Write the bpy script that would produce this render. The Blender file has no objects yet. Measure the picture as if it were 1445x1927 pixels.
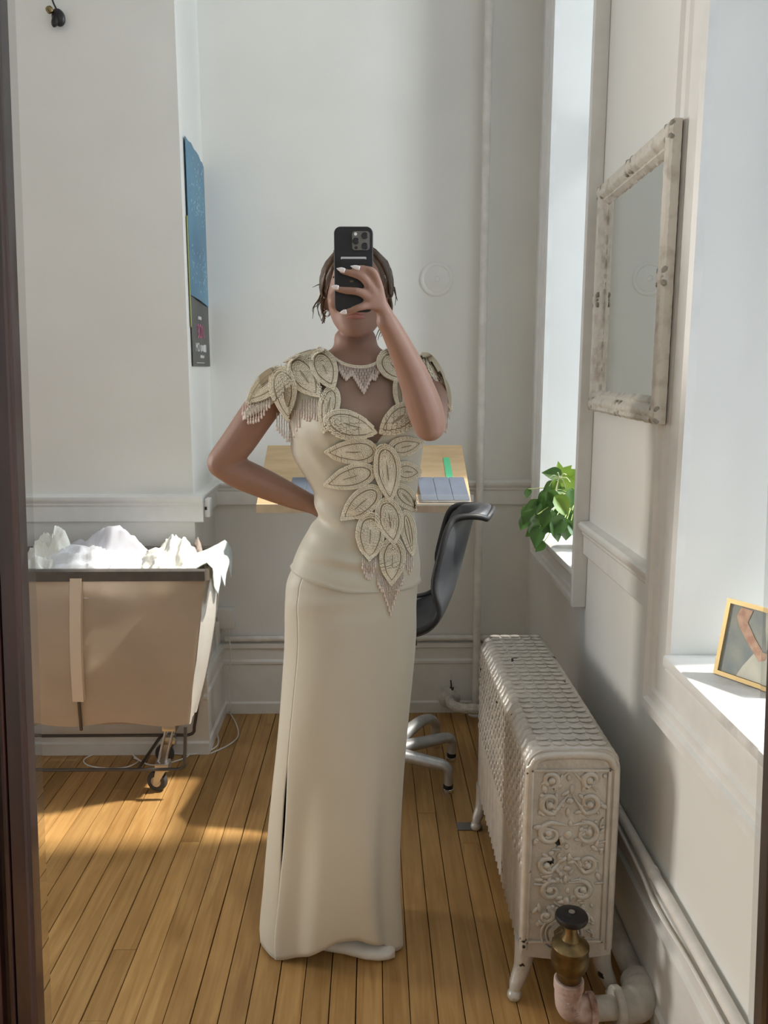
import bpy, bmesh, math, random
from math import sin, cos, pi, radians, sqrt, atan2
from mathutils import Vector, Matrix, noise
from mathutils.bvhtree import BVHTree
random.seed(7)
scene = bpy.context.scene
COL = scene.collection

# ------------------------------------------------------------------ camera
FPX, CX, CY, CAMH = 1560.0, 722.5, 963.5, 1.45
PITCH, YAW = radians(9.75), math.atan(22.5 / 1560)
cam_data = bpy.data.cameras.new('camera')
cam_data.sensor_fit = 'HORIZONTAL'
cam_data.sensor_width = 36.0
cam_data.lens = 36.0 * FPX / 1445.0
cam_data.clip_start = 0.02
cam = bpy.data.objects.new('camera', cam_data)
COL.objects.link(cam)
cam.location = (0, 0, CAMH)
cam.rotation_euler = (pi / 2 - PITCH, 0, -YAW)
scene.camera = cam

# ------------------------------------------------------------------ colour management
scene.view_settings.view_transform = 'Standard'
scene.view_settings.look = 'None'
scene.view_settings.gamma = 1.0
scene.view_settings.use_curve_mapping = False
scene.view_settings.exposure = 0.55
scene.cycles.use_denoising = True
scene.cycles.max_bounces = 10
scene.cycles.diffuse_bounces = 6
scene.cycles.transparent_max_bounces = 12
scene.cycles.caustics_reflective = False
scene.cycles.caustics_refractive = False

# ------------------------------------------------------------------ sky, sun, daylight at the windows
world = bpy.data.worlds.new('sky')
scene.world = world
world.use_nodes = True
bg = world.node_tree.nodes['Background']
bg.inputs[0].default_value = (0.72, 0.84, 1.0, 1)
bg.inputs[1].default_value = 0.7
SUN_DIR = Vector((-1.25, -0.10, -1.87)).normalized()      # the way the sunlight travels
sun_d = bpy.data.lights.new('sun', 'SUN')
sun_d.energy = 4.7
sun_d.angle = radians(2.4)
sun_d.color = (1.0, 0.93, 0.82)
sun = bpy.data.objects.new('sun', sun_d)
COL.objects.link(sun)
sun.rotation_euler = SUN_DIR.to_track_quat('-Z', 'Y').to_euler()
sun.location = (4, 3.5, 6)

def area(name, loc, direction, sx, sy, power, color):
    d = bpy.data.lights.new(name, 'AREA')
    d.shape = 'RECTANGLE'; d.size = sx; d.size_y = sy
    d.energy = power; d.color = color
    o = bpy.data.objects.new(name, d)
    COL.objects.link(o)
    o.location = loc
    o.rotation_euler = Vector(direction).to_track_quat('-Z', 'Y').to_euler()
    return o
SKYC = (0.855, 0.935, 0.99)
area('skylight_far_window', (4.0, 3.25, 3.0), (-1, -0.05, -0.18), 1.3, 3.2, 190, SKYC)
area('skylight_near_window', (4.0, 1.05, 3.0), (-1, 0.12, -0.2), 0.75, 3.2, 122, SKYC)
area('fill_added_window', (1.10, -0.80, 2.1), (-0.80, 0.75, -0.16), 0.95, 2.6, 15, (0.97, 0.98, 1.0))  # added fill on the gown front, through an invented window out of view
area('skylight_studio_window', (-9.0, 3.75, 2.2), (1, -0.16, -0.05), 1.3, 3.0, 350, (1.0, 0.94, 0.86))

# ------------------------------------------------------------------ pixel helpers: where a real thing stands, given one of its distances
_fw = Vector((sin(YAW) * cos(PITCH), cos(YAW) * cos(PITCH), -sin(PITCH)))
_rt = Vector((cos(YAW), -sin(YAW), 0))
_up = _rt.cross(_fw)
EYE = Vector((0, 0, CAMH))
def ray(u, v):
    return _fw + _rt * ((u - CX) / FPX) - _up * ((v - CY) / FPX)
def at(u, v, Y):
    d = ray(u, v); return EYE + d * (Y / d.y)
def atx(u, v, X):
    d = ray(u, v); return EYE + d * (X / d.x)
def atz(u, v, Z):
    d = ray(u, v); return EYE + d * ((Z - CAMH) / d.z)

# ------------------------------------------------------------------ materials
MATS = {}
def mat(name, color, rough=0.6, metal=0.0, var=0.0, vscale=8.0, bump=0.0, bscale=40.0, stretch=(1, 1, 1), spec=0.5, sheen=0.0,
        alpha=1.0, trans=0.0, coat=0.0, random_tint=0.0, color2=None, cr=(0.35, 0.65), sss=0.0, translucent=0.0):
    if name in MATS: return MATS[name]
    m = bpy.data.materials.new(name); m.use_nodes = True
    nt = m.node_tree; N = nt.nodes; L = nt.links
    b = N['Principled BSDF']
    b.inputs['Base Color'].default_value = (*color, 1)
    b.inputs['Roughness'].default_value = rough
    b.inputs['Metallic'].default_value = metal
    b.inputs['Specular IOR Level'].default_value = spec
    b.inputs['Alpha'].default_value = alpha
    b.inputs['Transmission Weight'].default_value = trans
    b.inputs['Coat Weight'].default_value = coat
    if sheen: b.inputs['Sheen Weight'].default_value = sheen
    if sss:
        b.inputs['Subsurface Weight'].default_value = sss
        b.inputs['Subsurface Radius'].default_value = (0.012, 0.005, 0.003)
        b.inputs['Subsurface Scale'].default_value = 0.5
    tex = N.new('ShaderNodeTexCoord'); mp = N.new('ShaderNodeMapping')
    mp.inputs['Scale'].default_value = stretch
    geo = N.new('ShaderNodeNewGeometry')
    L.new(geo.outputs['Position'], mp.inputs['Vector'])
    if var or color2:
        nz = N.new('ShaderNodeTexNoise'); nz.inputs['Scale'].default_value = vscale
        nz.inputs['Detail'].default_value = 6
        L.new(mp.outputs[0], nz.inputs['Vector'])
        rp = N.new('ShaderNodeValToRGB')
        rp.color_ramp.elements[0].position, rp.color_ramp.elements[1].position = cr
        c2 = color2 or tuple(c * (1 - var) for c in color)
        rp.color_ramp.elements[0].color = (*c2, 1)
        rp.color_ramp.elements[1].color = (*[min(1, c * (1 + (0 if color2 else var * 0.5))) for c in color], 1)
        L.new(nz.outputs['Fac'], rp.inputs['Fac'])
        L.new(rp.outputs['Color'], b.inputs['Base Color'])
        last = rp.outputs['Color']
        if random_tint:
            oi = N.new('ShaderNodeObjectInfo'); hs = N.new('ShaderNodeHueSaturation')
            mr = N.new('ShaderNodeMapRange')
            mr.inputs['To Min'].default_value = 1 - random_tint; mr.inputs['To Max'].default_value = 1 + random_tint
            L.new(oi.outputs['Random'], mr.inputs['Value']); L.new(mr.outputs[0], hs.inputs['Value'])
            L.new(last, hs.inputs['Color']); L.new(hs.outputs[0], b.inputs['Base Color'])
    if bump:
        nb = N.new('ShaderNodeTexNoise'); nb.inputs['Scale'].default_value = bscale; nb.inputs['Detail'].default_value = 5
        L.new(mp.outputs[0], nb.inputs['Vector'])
        bp = N.new('ShaderNodeBump'); bp.inputs['Strength'].default_value = bump; bp.inputs['Distance'].default_value = 0.01
        L.new(nb.outputs['Fac'], bp.inputs['Height']); L.new(bp.outputs[0], b.inputs['Normal'])
    if translucent:
        tr = N.new('ShaderNodeBsdfTranslucent'); tr.inputs['Color'].default_value = (*color, 1)
        mx = N.new('ShaderNodeMixShader'); mx.inputs[0].default_value = translucent
        out = N['Material Output']
        L.new(b.outputs[0], mx.inputs[1]); L.new(tr.outputs[0], mx.inputs[2]); L.new(mx.outputs[0], out.inputs['Surface'])
    MATS[name] = m
    return m

# ------------------------------------------------------------------ mesh helpers
class MB:
    def __init__(s): s.v = []; s.f = []; s.mi = []; s.cur = 0
    def add(s, vs, fs):
        o = len(s.v); s.v += [tuple(p) for p in vs]
        s.f += [tuple(i + o for i in f) for f in fs]; s.mi += [s.cur] * len(fs)
        return s
    def box(s, x0, x1, y0, y1, z0, z1, M=None):
        vs = [Vector((x, y, z)) for x in (x0, x1) for y in (y0, y1) for z in (z0, z1)]
        if M: vs = [M @ p for p in vs]
        return s.add(vs, [(0, 1, 3, 2), (4, 6, 7, 5), (0, 4, 5, 1), (2, 3, 7, 6), (0, 2, 6, 4), (1, 5, 7, 3)])
    def bbox(s, x0, x1, y0, y1, z0, z1, r=0.004, M=None, seg=2):
        bm = bmesh.new(); bmesh.ops.create_cube(bm, size=1)
        for p in bm.verts: p.co = Vector(((x0 + x1) / 2 + p.co.x * (x1 - x0), (y0 + y1) / 2 + p.co.y * (y1 - y0), (z0 + z1) / 2 + p.co.z * (z1 - z0)))
        bmesh.ops.bevel(bm, geom=list(bm.edges), offset=r, segments=seg, affect='EDGES', profile=0.5)
        vs = [(M @ p.co if M else p.co.copy()) for p in bm.verts]; bm.verts.index_update()
        fs = [[p.index for p in f.verts] for f in bm.faces]; bm.free()
        return s.add(vs, fs)
    def tube(s, pts, r, n=10, cap=True, flat=None):
        pts = [Vector(p) for p in pts]; m = len(pts)
        rs = r if isinstance(r, (list, tuple)) else [r] * m
        T = []
        for i in range(m):
            t = pts[min(i + 1, m - 1)] - pts[max(i - 1, 0)]
            T.append(t.normalized() if t.length > 1e-9 else Vector((0, 0, 1)))
        a = Vector((0, 0, 1)) if abs(T[0].z) < 0.9 else Vector((1, 0, 0))
        u = T[0].cross(a).normalized(); vs = []
        for i in range(m):
            u = (u - T[i] * u.dot(T[i])); u = u.normalized() if u.length > 1e-6 else T[i].orthogonal().normalized()
            w = T[i].cross(u)
            k = flat or 1.0
            for j in range(n):
                an = 2 * pi * j / n
                vs.append(pts[i] + (u * cos(an) + w * sin(an) * k) * rs[i])
        fs = [(i * n + j, i * n + (j + 1) % n, (i + 1) * n + (j + 1) % n, (i + 1) * n + j) for i in range(m - 1) for j in range(n)]
        if cap: fs += [tuple(range(n - 1, -1, -1)), tuple((m - 1) * n + j for j in range(n))]
        return s.add(vs, fs)
    def lathe(s, prof, c=(0, 0, 0), axis=(0, 0, 1), n=24, cap=True):
        ax = Vector(axis).normalized(); u = ax.orthogonal().normalized(); w = ax.cross(u); c = Vector(c)
        vs = [c + ax * h + (u * cos(2 * pi * j / n) + w * sin(2 * pi * j / n)) * r for r, h in prof for j in range(n)]
        m = len(prof)
        fs = [(i * n + j, i * n + (j + 1) % n, (i + 1) * n + (j + 1) % n, (i + 1) * n + j) for i in range(m - 1) for j in range(n)]
        if cap: fs += [tuple(range(n - 1, -1, -1)), tuple((m - 1) * n + j for j in range(n))]
        return s.add(vs, fs)
    def prism(s, poly, p0, p1):
        # poly: list of 3D points of a closed outline at p0; swept to p1 (vector difference)
        d = Vector(p1) - Vector(p0); n = len(poly); P = [Vector(p) for p in poly]
        vs = P + [p + d for p in P]
        fs = [(i, (i + 1) % n, n + (i + 1) % n, n + i) for i in range(n)] + [tuple(range(n - 1, -1, -1)), tuple(range(n, 2 * n))]
        return s.add(vs, fs)
    def ball(s, c, r, nu=10, nv=7, M=None):
        rx, ry, rz = r if isinstance(r, (list, tuple)) else (r, r, r)
        c = Vector(c); vs = [Vector((0, 0, rz))]
        for i in range(1, nv):
            a = pi * i / nv
            for j in range(nu):
                b = 2 * pi * j / nu
                vs.append(Vector((rx * sin(a) * cos(b), ry * sin(a) * sin(b), rz * cos(a))))
        vs.append(Vector((0, 0, -rz)))
        if M: vs = [M @ p for p in vs]
        vs = [p + c for p in vs]
        fs = [(0, 1 + j, 1 + (j + 1) % nu) for j in range(nu)]
        for i in range(nv - 2):
            for j in range(nu):
                a0 = 1 + i * nu
                fs.append((a0 + j, a0 + nu + j, a0 + nu + (j + 1) % nu, a0 + (j + 1) % nu))
        l = len(vs) - 1; a0 = 1 + (nv - 2) * nu
        fs += [(l, a0 + (j + 1) % nu, a0 + j) for j in range(nu)]
        return s.add(vs, fs)
    def grid(s, P):
        m, n = len(P), len(P[0])
        return s.add([p for r in P for p in r], [(i * n + j, i * n + j + 1, (i + 1) * n + j + 1, (i + 1) * n + j) for i in range(m - 1) for j in range(n - 1)])
    def build(s, name, mats, parent=None, smooth=40, fix=True, origin=None):
        me = bpy.data.meshes.new(name)
        vs = s.v
        if origin is not None:
            o_ = Vector(origin); vs = [tuple(Vector(p) - o_) for p in s.v]
        me.from_pydata(vs, [], s.f)
        mats = mats if isinstance(mats, (list, tuple)) else [mats]
        for m in mats: me.materials.append(m)
        if len(mats) > 1: me.polygons.foreach_set('material_index', s.mi)
        if fix:
            bm = bmesh.new(); bm.from_mesh(me); bmesh.ops.recalc_face_normals(bm, faces=bm.faces); bm.to_mesh(me); bm.free()
        if smooth:
            me.polygons.foreach_set('use_smooth', [True] * len(me.polygons))
            me.set_sharp_from_angle(angle=radians(smooth))
        me.update()
        o = bpy.data.objects.new(name, me); COL.objects.link(o)
        if origin is not None: o.location = origin
        if parent: put(o, parent)
        return o
def put(o, parent):
    o.parent = parent
    o.matrix_parent_inverse = Matrix.Translation(-Vector(parent.location))
def empty(name, loc, label=None, cat=None, group=None):
    o = bpy.data.objects.new(name, None); COL.objects.link(o); o.location = loc; o.empty_display_size = 0.05
    if label: tag(o, label, cat, group)
    return o
def tag(o, label, cat, group=None):
    o['label'] = label; o['category'] = cat
    if group: o['group'] = group
    return o
def struct(o, label=None):
    o['kind'] = 'structure'
    if label: o['label'] = label
    return o
def smoothstep(a, b, x):
    t = max(0, min(1, (x - a) / (b - a))); return t * t * (3 - 2 * t)
def interp(xs, ys, x):
    if x <= xs[0]: return ys[0]
    for i in range(len(xs) - 1):
        if x <= xs[i + 1]:
            t = (x - xs[i]) / (xs[i + 1] - xs[i]); return ys[i] + (ys[i + 1] - ys[i]) * t
    return ys[-1]
def spline(pts, k=6):
    P = [Vector(p) for p in pts]; P = [P[0] * 2 - P[1]] + P + [P[-1] * 2 - P[-2]]; out = []
    for i in range(1, len(P) - 2):
        for j in range(k):
            t = j / k; a, b, c, d = P[i - 1], P[i], P[i + 1], P[i + 2]
            out.append(0.5 * ((2 * b) + (c - a) * t + (2 * a - 5 * b + 4 * c - d) * t * t + (3 * b - a - 3 * c + d) * t ** 3))
    return out + [P[-2]]

# ------------------------------------------------------------------ room shell
WR, WB, WL, PY, CEIL, WF = 0.65, 3.38, -0.65, 3.0, 4.05, -1.6
ROOML = -3.2
M_wall = mat('painted_plaster', (0.79, 0.79, 0.755), rough=0.55, var=0.03, vscale=3, bump=0.06, bscale=25)
M_wallr = mat('painted_plaster_side', (0.79, 0.79, 0.755), rough=0.55, var=0.03, vscale=3, bump=0.08, bscale=18)
M_trim = mat('gloss_trim_paint', (0.80, 0.80, 0.775), rough=0.38, var=0.05, vscale=12, bump=0.05, bscale=60)
M_ceil = mat('ceiling_paint', (0.8, 0.79, 0.77), rough=0.7, var=0.02)
M_gap = mat('dark_floor_gap', (0.045, 0.028, 0.016), rough=0.9)
def wood_floor():
    m = bpy.data.materials.new('honey_maple_board'); m.use_nodes = True
    nt = m.node_tree; N = nt.nodes; L = nt.links; b = N['Principled BSDF']
    geo = N.new('ShaderNodeNewGeometry'); oi = N.new('ShaderNodeObjectInfo')
    add = N.new('ShaderNodeVectorMath'); add.operation = 'ADD'
    cmb = N.new('ShaderNodeCombineXYZ'); mul = N.new('ShaderNodeMath'); mul.operation = 'MULTIPLY'; mul.inputs[1].default_value = 37
    L.new(oi.outputs['Random'], mul.inputs[0]); L.new(mul.outputs[0], cmb.inputs['Y']); L.new(mul.outputs[0], cmb.inputs['Z'])
    L.new(geo.outputs['Position'], add.inputs[0]); L.new(cmb.outputs[0], add.inputs[1])
    mp = N.new('ShaderNodeMapping'); mp.inputs['Scale'].default_value = (30, 1.6, 1); L.new(add.outputs[0], mp.inputs['Vector'])
    n1 = N.new('ShaderNodeTexNoise'); n1.inputs['Scale'].default_value = 2.0; n1.inputs['Detail'].default_value = 8; n1.inputs['Distortion'].default_value = 0.8
    L.new(mp.outputs[0], n1.inputs['Vector'])
    r1 = N.new('ShaderNodeValToRGB'); e = r1.color_ramp.elements
    e[0].position = 0.3; e[0].color = (0.38, 0.205, 0.068, 1); e[1].position = 0.72; e[1].color = (0.55, 0.33, 0.125, 1)
    L.new(n1.outputs['Fac'], r1.inputs['Fac'])
    mp2 = N.new('ShaderNodeMapping'); mp2.inputs['Scale'].default_value = (5, 2.2, 1); L.new(add.outputs[0], mp2.inputs['Vector'])
    n2 = N.new('ShaderNodeTexNoise'); n2.inputs['Scale'].default_value = 1.7; n2.inputs['Detail'].default_value = 5
    L.new(mp2.outputs[0], n2.inputs['Vector'])
    r2 = N.new('ShaderNodeValToRGB'); e = r2.color_ramp.elements
    e[0].position = 0.32; e[0].color = (0.62, 0.58, 0.55, 1); e[1].position = 0.55; e[1].color = (1, 1, 1, 1)
    L.new(n2.outputs['Fac'], r2.inputs['Fac'])
    mx = N.new('ShaderNodeMix'); mx.data_type = 'RGBA'; mx.blend_type = 'MULTIPLY'; mx.inputs['Factor'].default_value = 0.55
    L.new(r1.outputs[0], mx.inputs['A']); L.new(r2.outputs[0], mx.inputs['B'])
    hs = N.new('ShaderNodeHueSaturation'); mr = N.new('ShaderNodeMapRange'); mr.inputs['To Min'].default_value = 0.86; mr.inputs['To Max'].default_value = 1.12
    L.new(oi.outputs['Random'], mr.inputs['Value']); L.new(mr.outputs[0], hs.inputs['Value']); L.new(mx.outputs['Result'], hs.inputs['Color'])
    L.new(hs.outputs[0], b.inputs['Base Color'])
    rr = N.new('ShaderNodeMapRange'); rr.inputs['To Min'].default_value = 0.26; rr.inputs['To Max'].default_value = 0.5
    L.new(n2.outputs['Fac'], rr.inputs['Value']); L.new(rr.outputs[0], b.inputs['Roughness'])
    bp = N.new('ShaderNodeBump'); bp.inputs['Strength'].default_value = 0.08; bp.inputs['Distance'].default_value = 0.004
    L.new(n1.outputs['Fac'], bp.inputs['Height']); L.new(bp.outputs[0], b.inputs['Normal'])
    b.inputs['Specular IOR Level'].default_value = 0.35
    return m
M_board = wood_floor()

fl = MB().box(ROOML, 1.0, WF, WB + 0.1, -0.1, -0.016).build('floor', M_gap, smooth=0)
struct(fl)
BW = 0.0622
x = 0.1465
while x - BW > ROOML: x -= BW
while x < WR - 0.005:
    x1 = min(x + BW, WR)
    cuts = [WF] + sorted(random.uniform(WF + 0.5, WB - 0.3) for _ in range(2 if random.random() < .6 else 1)) + [WB]
    if abs(x - (0.1465 + 5 * BW)) < 0.01 or abs(x - (0.1465 + 2 * BW)) < 0.01: cuts = [WF, 2.36 if x < .3 else 0.9, WB]
    for a, b in zip(cuts[:-1], cuts[1:]):
        g = random.uniform(0.0009, 0.0030)
        m_ = MB(); X0, X1, Y0, Y1, c = x + g * .6, x1 - g * .6, a + .0006, b - .0006, 0.0009
        dz = random.uniform(-.0003, .0003)
        pr = [(X0, -.015), (X0, -c + dz), (X0 + c, dz), (X1 - c, dz), (X1, -c + dz), (X1, -.015)]
        m_.prism([(px_, Y0, pz_) for px_, pz_ in pr], (0, Y0, 0), (0, Y1, 0))
        m_.build('floorboard', M_board, fl, smooth=0)
    x += BW

# right wall with its two window openings and an added, unseen one behind the camera
W1 = (2.465, 3.09); W2 = (0.72, 1.675); W4 = (-1.25, -0.30); SILLZ, WTOP = 0.85, 3.70
RT = 0.98
wr = MB()
for y0, y1 in ((WF, W4[0]), (W4[1], W2[0]), (W2[1], W1[0]), (W1[1], WB)): wr.box(WR, RT, y0, y1, 0, CEIL)
for y0, y1 in (W4, W2, W1): wr.box(WR, RT, y0, y1, 0, SILLZ - .02); wr.box(WR, RT, y0, y1, WTOP, CEIL)
wall_right = struct(wr.build('wall_right', M_wallr, smooth=0))
wall_back = struct(MB().box(-0.66, RT, WB, WB + .15, 0, CEIL).build('wall_back', M_wall, smooth=0))
wl = MB(); wl.bbox(ROOML, WL, PY, WB + .15, 0, CEIL, r=0.006)
wall_left = struct(wl.build('wall_left', M_wall, smooth=30))
ceil = struct(MB().box(ROOML, RT, WF, WB + .15, CEIL, CEIL + .1).build('ceiling', M_ceil, smooth=0))
struct(MB().box(ROOML - .1, RT, WF - .15, WF, 0, CEIL).build('wall_front', M_wall, smooth=0))
ws = MB()
SW = (1.1, 2.9)
ws.box(ROOML - .15, ROOML, WF, SW[0], 0, CEIL); ws.box(ROOML - .15, ROOML, SW[1], WB + .15, 0, CEIL)
ws.box(ROOML - .15, ROOML, SW[0], SW[1], 0, .5); ws.box(ROOML - .15, ROOML, SW[0], SW[1], 3.0, CEIL)
struct(ws.build('wall_side', M_wall, smooth=0))

# windows: sash, glass, stool
def glass_mat():
    m = bpy.data.materials.new('clear_glass'); m.use_nodes = True
    N = m.node_tree.nodes; L = m.node_tree.links; N.remove(N['Principled BSDF'])
    t = N.new('ShaderNodeBsdfTransparent'); g = N.new('ShaderNodeBsdfGlossy'); g.inputs['Roughness'].default_value = 0.02
    mx = N.new('ShaderNodeMixShader'); mx.inputs[0].default_value = 0.06
    L.new(t.outputs[0], mx.inputs[1]); L.new(g.outputs[0], mx.inputs[2]); L.new(mx.outputs[0], N['Material Output'].inputs['Surface'])
    return m
M_glass = glass_mat()
def window(name, y0, y1, z0, z1, X, sgn=1):
    w = MB()
    t = .045
    w.box(X, X + .05, y0, y0 + t, z0, z1); w.box(X, X + .05, y1 - t, y1, z0, z1)
    w.box(X, X + .05, y0 + t, y1 - t, z0, z0 + t); w.box(X, X + .05, y0 + t, y1 - t, z1 - t, z1)
    zm = (z0 + z1) / 2; w.box(X, X + .05, y0 + t, y1 - t, zm - .022, zm + .022)
    o = struct(w.build(name, M_trim, smooth=0))
    for a, b in ((z0 + t, zm - .022), (zm + .022, z1 - t)):
        MB().box(X + .022, X + .026, y0 + t, y1 - t, a, b).build('pane', M_glass, o, smooth=0)
    return o
win1 = window('window_1', W1[0], W1[1], SILLZ, WTOP, .90)
win2 = window('window_2', W2[0], W2[1], SILLZ, WTOP, .90)
win_added = window('window_added', W4[0], W4[1], SILLZ, WTOP, .90)  # invented window behind the camera, added to bring frontal light onto the gown
win3 = window('window_3', SW[0], SW[1], .5, 3.0, ROOML - .12)
M_sill = mat('worn_sill_paint', (0.80, 0.80, 0.78), rough=0.45, color2=(0.55, 0.53, 0.5), vscale=9, cr=(0.28, 0.42), bump=0.15, bscale=30)
s1 = MB().bbox(WR - .045, .90, W1[0] - .005, W1[1], SILLZ - .02, SILLZ + .004, r=.006).build('sill', M_sill, win1)
s2 = MB().bbox(WR - .035, .90, W2[0], W2[1] + .0, SILLZ - .02, SILLZ + .004, r=.006).build('sill', M_sill, win2)

MB().bbox(WR - .035, .90, W4[0], W4[1], SILLZ - .02, SILLZ + .004, r=.006).build('sill', M_sill, win_added)

# profile runs: outline (distance from wall, height) swept along the wall
def run(name, prof, a, b, nrm, material, kind='structure', smooth=35):
    a = Vector(a); b = Vector(b); n = Vector(nrm)
    return MB().prism([a + n * d + Vector((0, 0, z)) for d, z in prof], a, b).build(name, material, smooth=smooth)
RAIL = [(0, .90), (.012, .90), (.016, .905), (.016, .958), (.022, .966), (.022, .972), (.030, .98), (.034, .988), (.034, .996), (.028, 1.002), (0, 1.004)]
BASE = [(0, 0), (.026, 0), (.026, .045), (.018, .052), (.018, .215), (.024, .222), (.024, .232), (.016, .24), (.016, .285), (.026, .292), (.026, .31), (0, .315)]
nb = (0, -1, 0); nr = (-1, 0, 0)
for i, (nm, pr, a, b, n) in enumerate([
    ('trim_1', RAIL, (WL + .0, WB, 0), (WR, WB, 0), nb),
    ('trim_2', RAIL, (ROOML, PY, 0), (WL + .034, PY, 0), nb),
    ('trim_3', RAIL, (WL, PY, 0), (WL, WB, 0), (1, 0, 0)),
    ('trim_4', RAIL, (WR, 1.815, 0), (WR, 2.432, 0), nr),
    ('baseboard_back', BASE, (WL, WB, 0), (WR, WB, 0), nb),
    ('baseboard_left', BASE, (ROOML, PY, 0), (WL + .026, PY, 0), nb),
    ('baseboard_side', BASE, (WL, PY, 0), (WL, WB, 0), (1, 0, 0)),
    ('baseboard_right', BASE, (WR, WF, 0), (WR, WB, 0), nr)]):
    struct(run(nm, pr, a, b, n, M_trim))
# window casings
def cprof(w): return [(0, 0), (0, .018), (.012, .024), (.016, .018), (w * .55, .018), (w * .6, .024), (w * .75, .024), (w * .8, .032), (w * .96, .032), (w, .026), (w, 0)]
def casing(name, pts):
    return struct(MB().grid(pts).build(name, M_trim, smooth=30))
w_ = .145; zs_, zt_ = SILLZ - .022, WTOP + .1
casing('trim_5', [[(WR - d, W2[1] + t, zs_ - t), (WR - d, W2[1] + t, zt_)] for t, d in cprof(w_)])
casing('trim_6', [[(WR - d, W2[0] - t, zs_ - t), (WR - d, W2[0] - t, zt_)] for t, d in cprof(w_)])
casing('trim_7', [[(WR - d, W2[0] - t, zs_ - t), (WR - d, W2[1] + t, zs_ - t)] for t, d in cprof(w_)])
casing('trim_8', [[(WR - d, W1[0] - .002, zs_ - t), (WR - d, W1[1] + t, zs_ - t)] for t, d in cprof(.10)])
casing('trim_9', [[(WR - d, W1[1] + t, zs_ - t), (WR - d, W1[1] + t, zt_)] for t, d in cprof(.10)])
struct(MB().bbox(WR - .042, WR, 2.434, W1[0] - .004, .735, WTOP + .12, r=.003).build('trim_10', M_trim, smooth=30))
# ------------------------------------------------------------------ pipes, plates and cables of the room
M_pipe = mat('painted_pipe', (0.78, 0.76, 0.72), rough=0.4, var=0.1, vscale=20, bump=0.1, bscale=50)
M_plaster = mat('crusty_plaster_paint', (0.72, 0.70, 0.65), rough=0.8, var=0.25, vscale=25, bump=0.8, bscale=60)
M_white = mat('white_plastic', (0.82, 0.82, 0.80), rough=0.35)
M_black = mat('black_plastic', (0.012, 0.012, 0.014), rough=0.4)
M_steel = mat('zinc_steel', (0.55, 0.56, 0.58), rough=0.32, metal=1.0)
M_cable = mat('white_cable', (0.78, 0.77, 0.74), rough=0.5)

rp = empty('riser_pipe', (.437, 3.33, 0), 'slim white-painted vertical heating pipe in front of the back wall', 'pipe')
m = MB(); m.tube([(.437, 3.33, 0), (.437, 3.33, CEIL)], .0155, 16); m.build('pipe', M_pipe, rp)
MB().lathe([(.030, 0), (.030, .006), (.017, .014)], (.437, 3.33, 0)).build('floor_collar', M_pipe, rp)

wp = MB(); wp.lathe([(.066, 0), (.066, .004), (.061, .007), (.053, .007), (.050, .004), (.046, .006), (.018, .009), (.012, .011), (.010, .009), (.004, .013), (.001, .013)], (.257, WB, 1.802), (0, -1, 0), 40)
tag(wp.build('wall_plate', M_wall, smooth=50), 'round painted-over cover plate on the back wall', 'wall plate')

# conduits along the baseboard cap
for nm, lab, pts, r in (
    ('conduit', 'cream conduit lying on the baseboard under the framed painting', [(WR - .019, WF + .02, .334), (WR - .019, 1.0, .334), (WR - .020, 1.7, .335), (WR - .019, 2.5, .334), (WR - .019, WB - .05, .334)], .0125),
    ('conduit', 'painted conduit running along the baseboard of the back wall', [(WL + .03, WB - .018, .331), (-.3, WB - .018, .331), (.40, WB - .018, .331), (WR - .04, WB - .018, .331)], .0125)):
    c = empty(nm, pts[0], lab, 'conduit')
    MB().tube(pts, r, 12).build('tube', M_pipe, c)
    d = (Vector(pts[-1]) - Vector(pts[0])).normalized()
    for k in range(1, 9):
        p = Vector(pts[0]).lerp(Vector(pts[-1]), k / 9); p.z = pts[0][2]
        MB().tube([p - d * .008, p + d * .008], r + .0022, 12).build('clip', M_pipe, c)
m = MB(); m.tube(spline([(WR - .032, WF + .02, .315), (WR - .034, .6, .305), (WR - .033, 1.35, .312), (WR - .036, 1.62, .300), (WR - .033, 1.9, .315), (WR - .033, WB - .06, .315)], 6), .0045, 8)
tag(m.build('wall_cable', M_cable), 'thin sagging cable below the cream conduit along the wall', 'cable')

# pipe stub with escutcheon at the back wall
st = empty('radiator_return_pipe', (.327, 3.34, .06), 'short crusty painted pipe with a round wall plate near the radiator', 'pipe')
MB().lathe([(.048, 0), (.048, .004), (.040, .012), (.020, .016)], (.327, WB - .026, .070), (0, -1, 0), 28).build('escutcheon', M_plaster, st)
m = MB(); m.tube(spline([(.327, WB - .03, .065), (.335, 3.29, .062), (.37, 3.26, .06), (.44, 3.25, .058), (.47, 3.22, .058), (.475, 3.0, .058), (.475, 2.56, .07)], 6), [.019 + .004 * random.random() for _ in range(37)], 12)
m.build('pipe', M_plaster, st, smooth=60)
hk = empty('wall_hook', at(848, 1292, WB - .02), 'small black hook on the baseboard above the pipe plate', 'hook')
p = at(848, 1292, WB - .02)
m = MB(); m.tube(spline([p + Vector((0, -.003, .03)), p + Vector((0.002, -.012, 0)), p + Vector((.006, -.018, -.008)), p + Vector((.01, -.015, .004))], 5), .003, 8); m.build('shank', M_black, hk)
MB().ball(p + Vector((0, -.010, -.002)), .006).build('tip', M_black, hk)
MB().tube([p + Vector((.004, -.006, .0)), p + Vector((.003, -.006, .062))], .0012, 6).build('wire', M_cable, hk)

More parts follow.
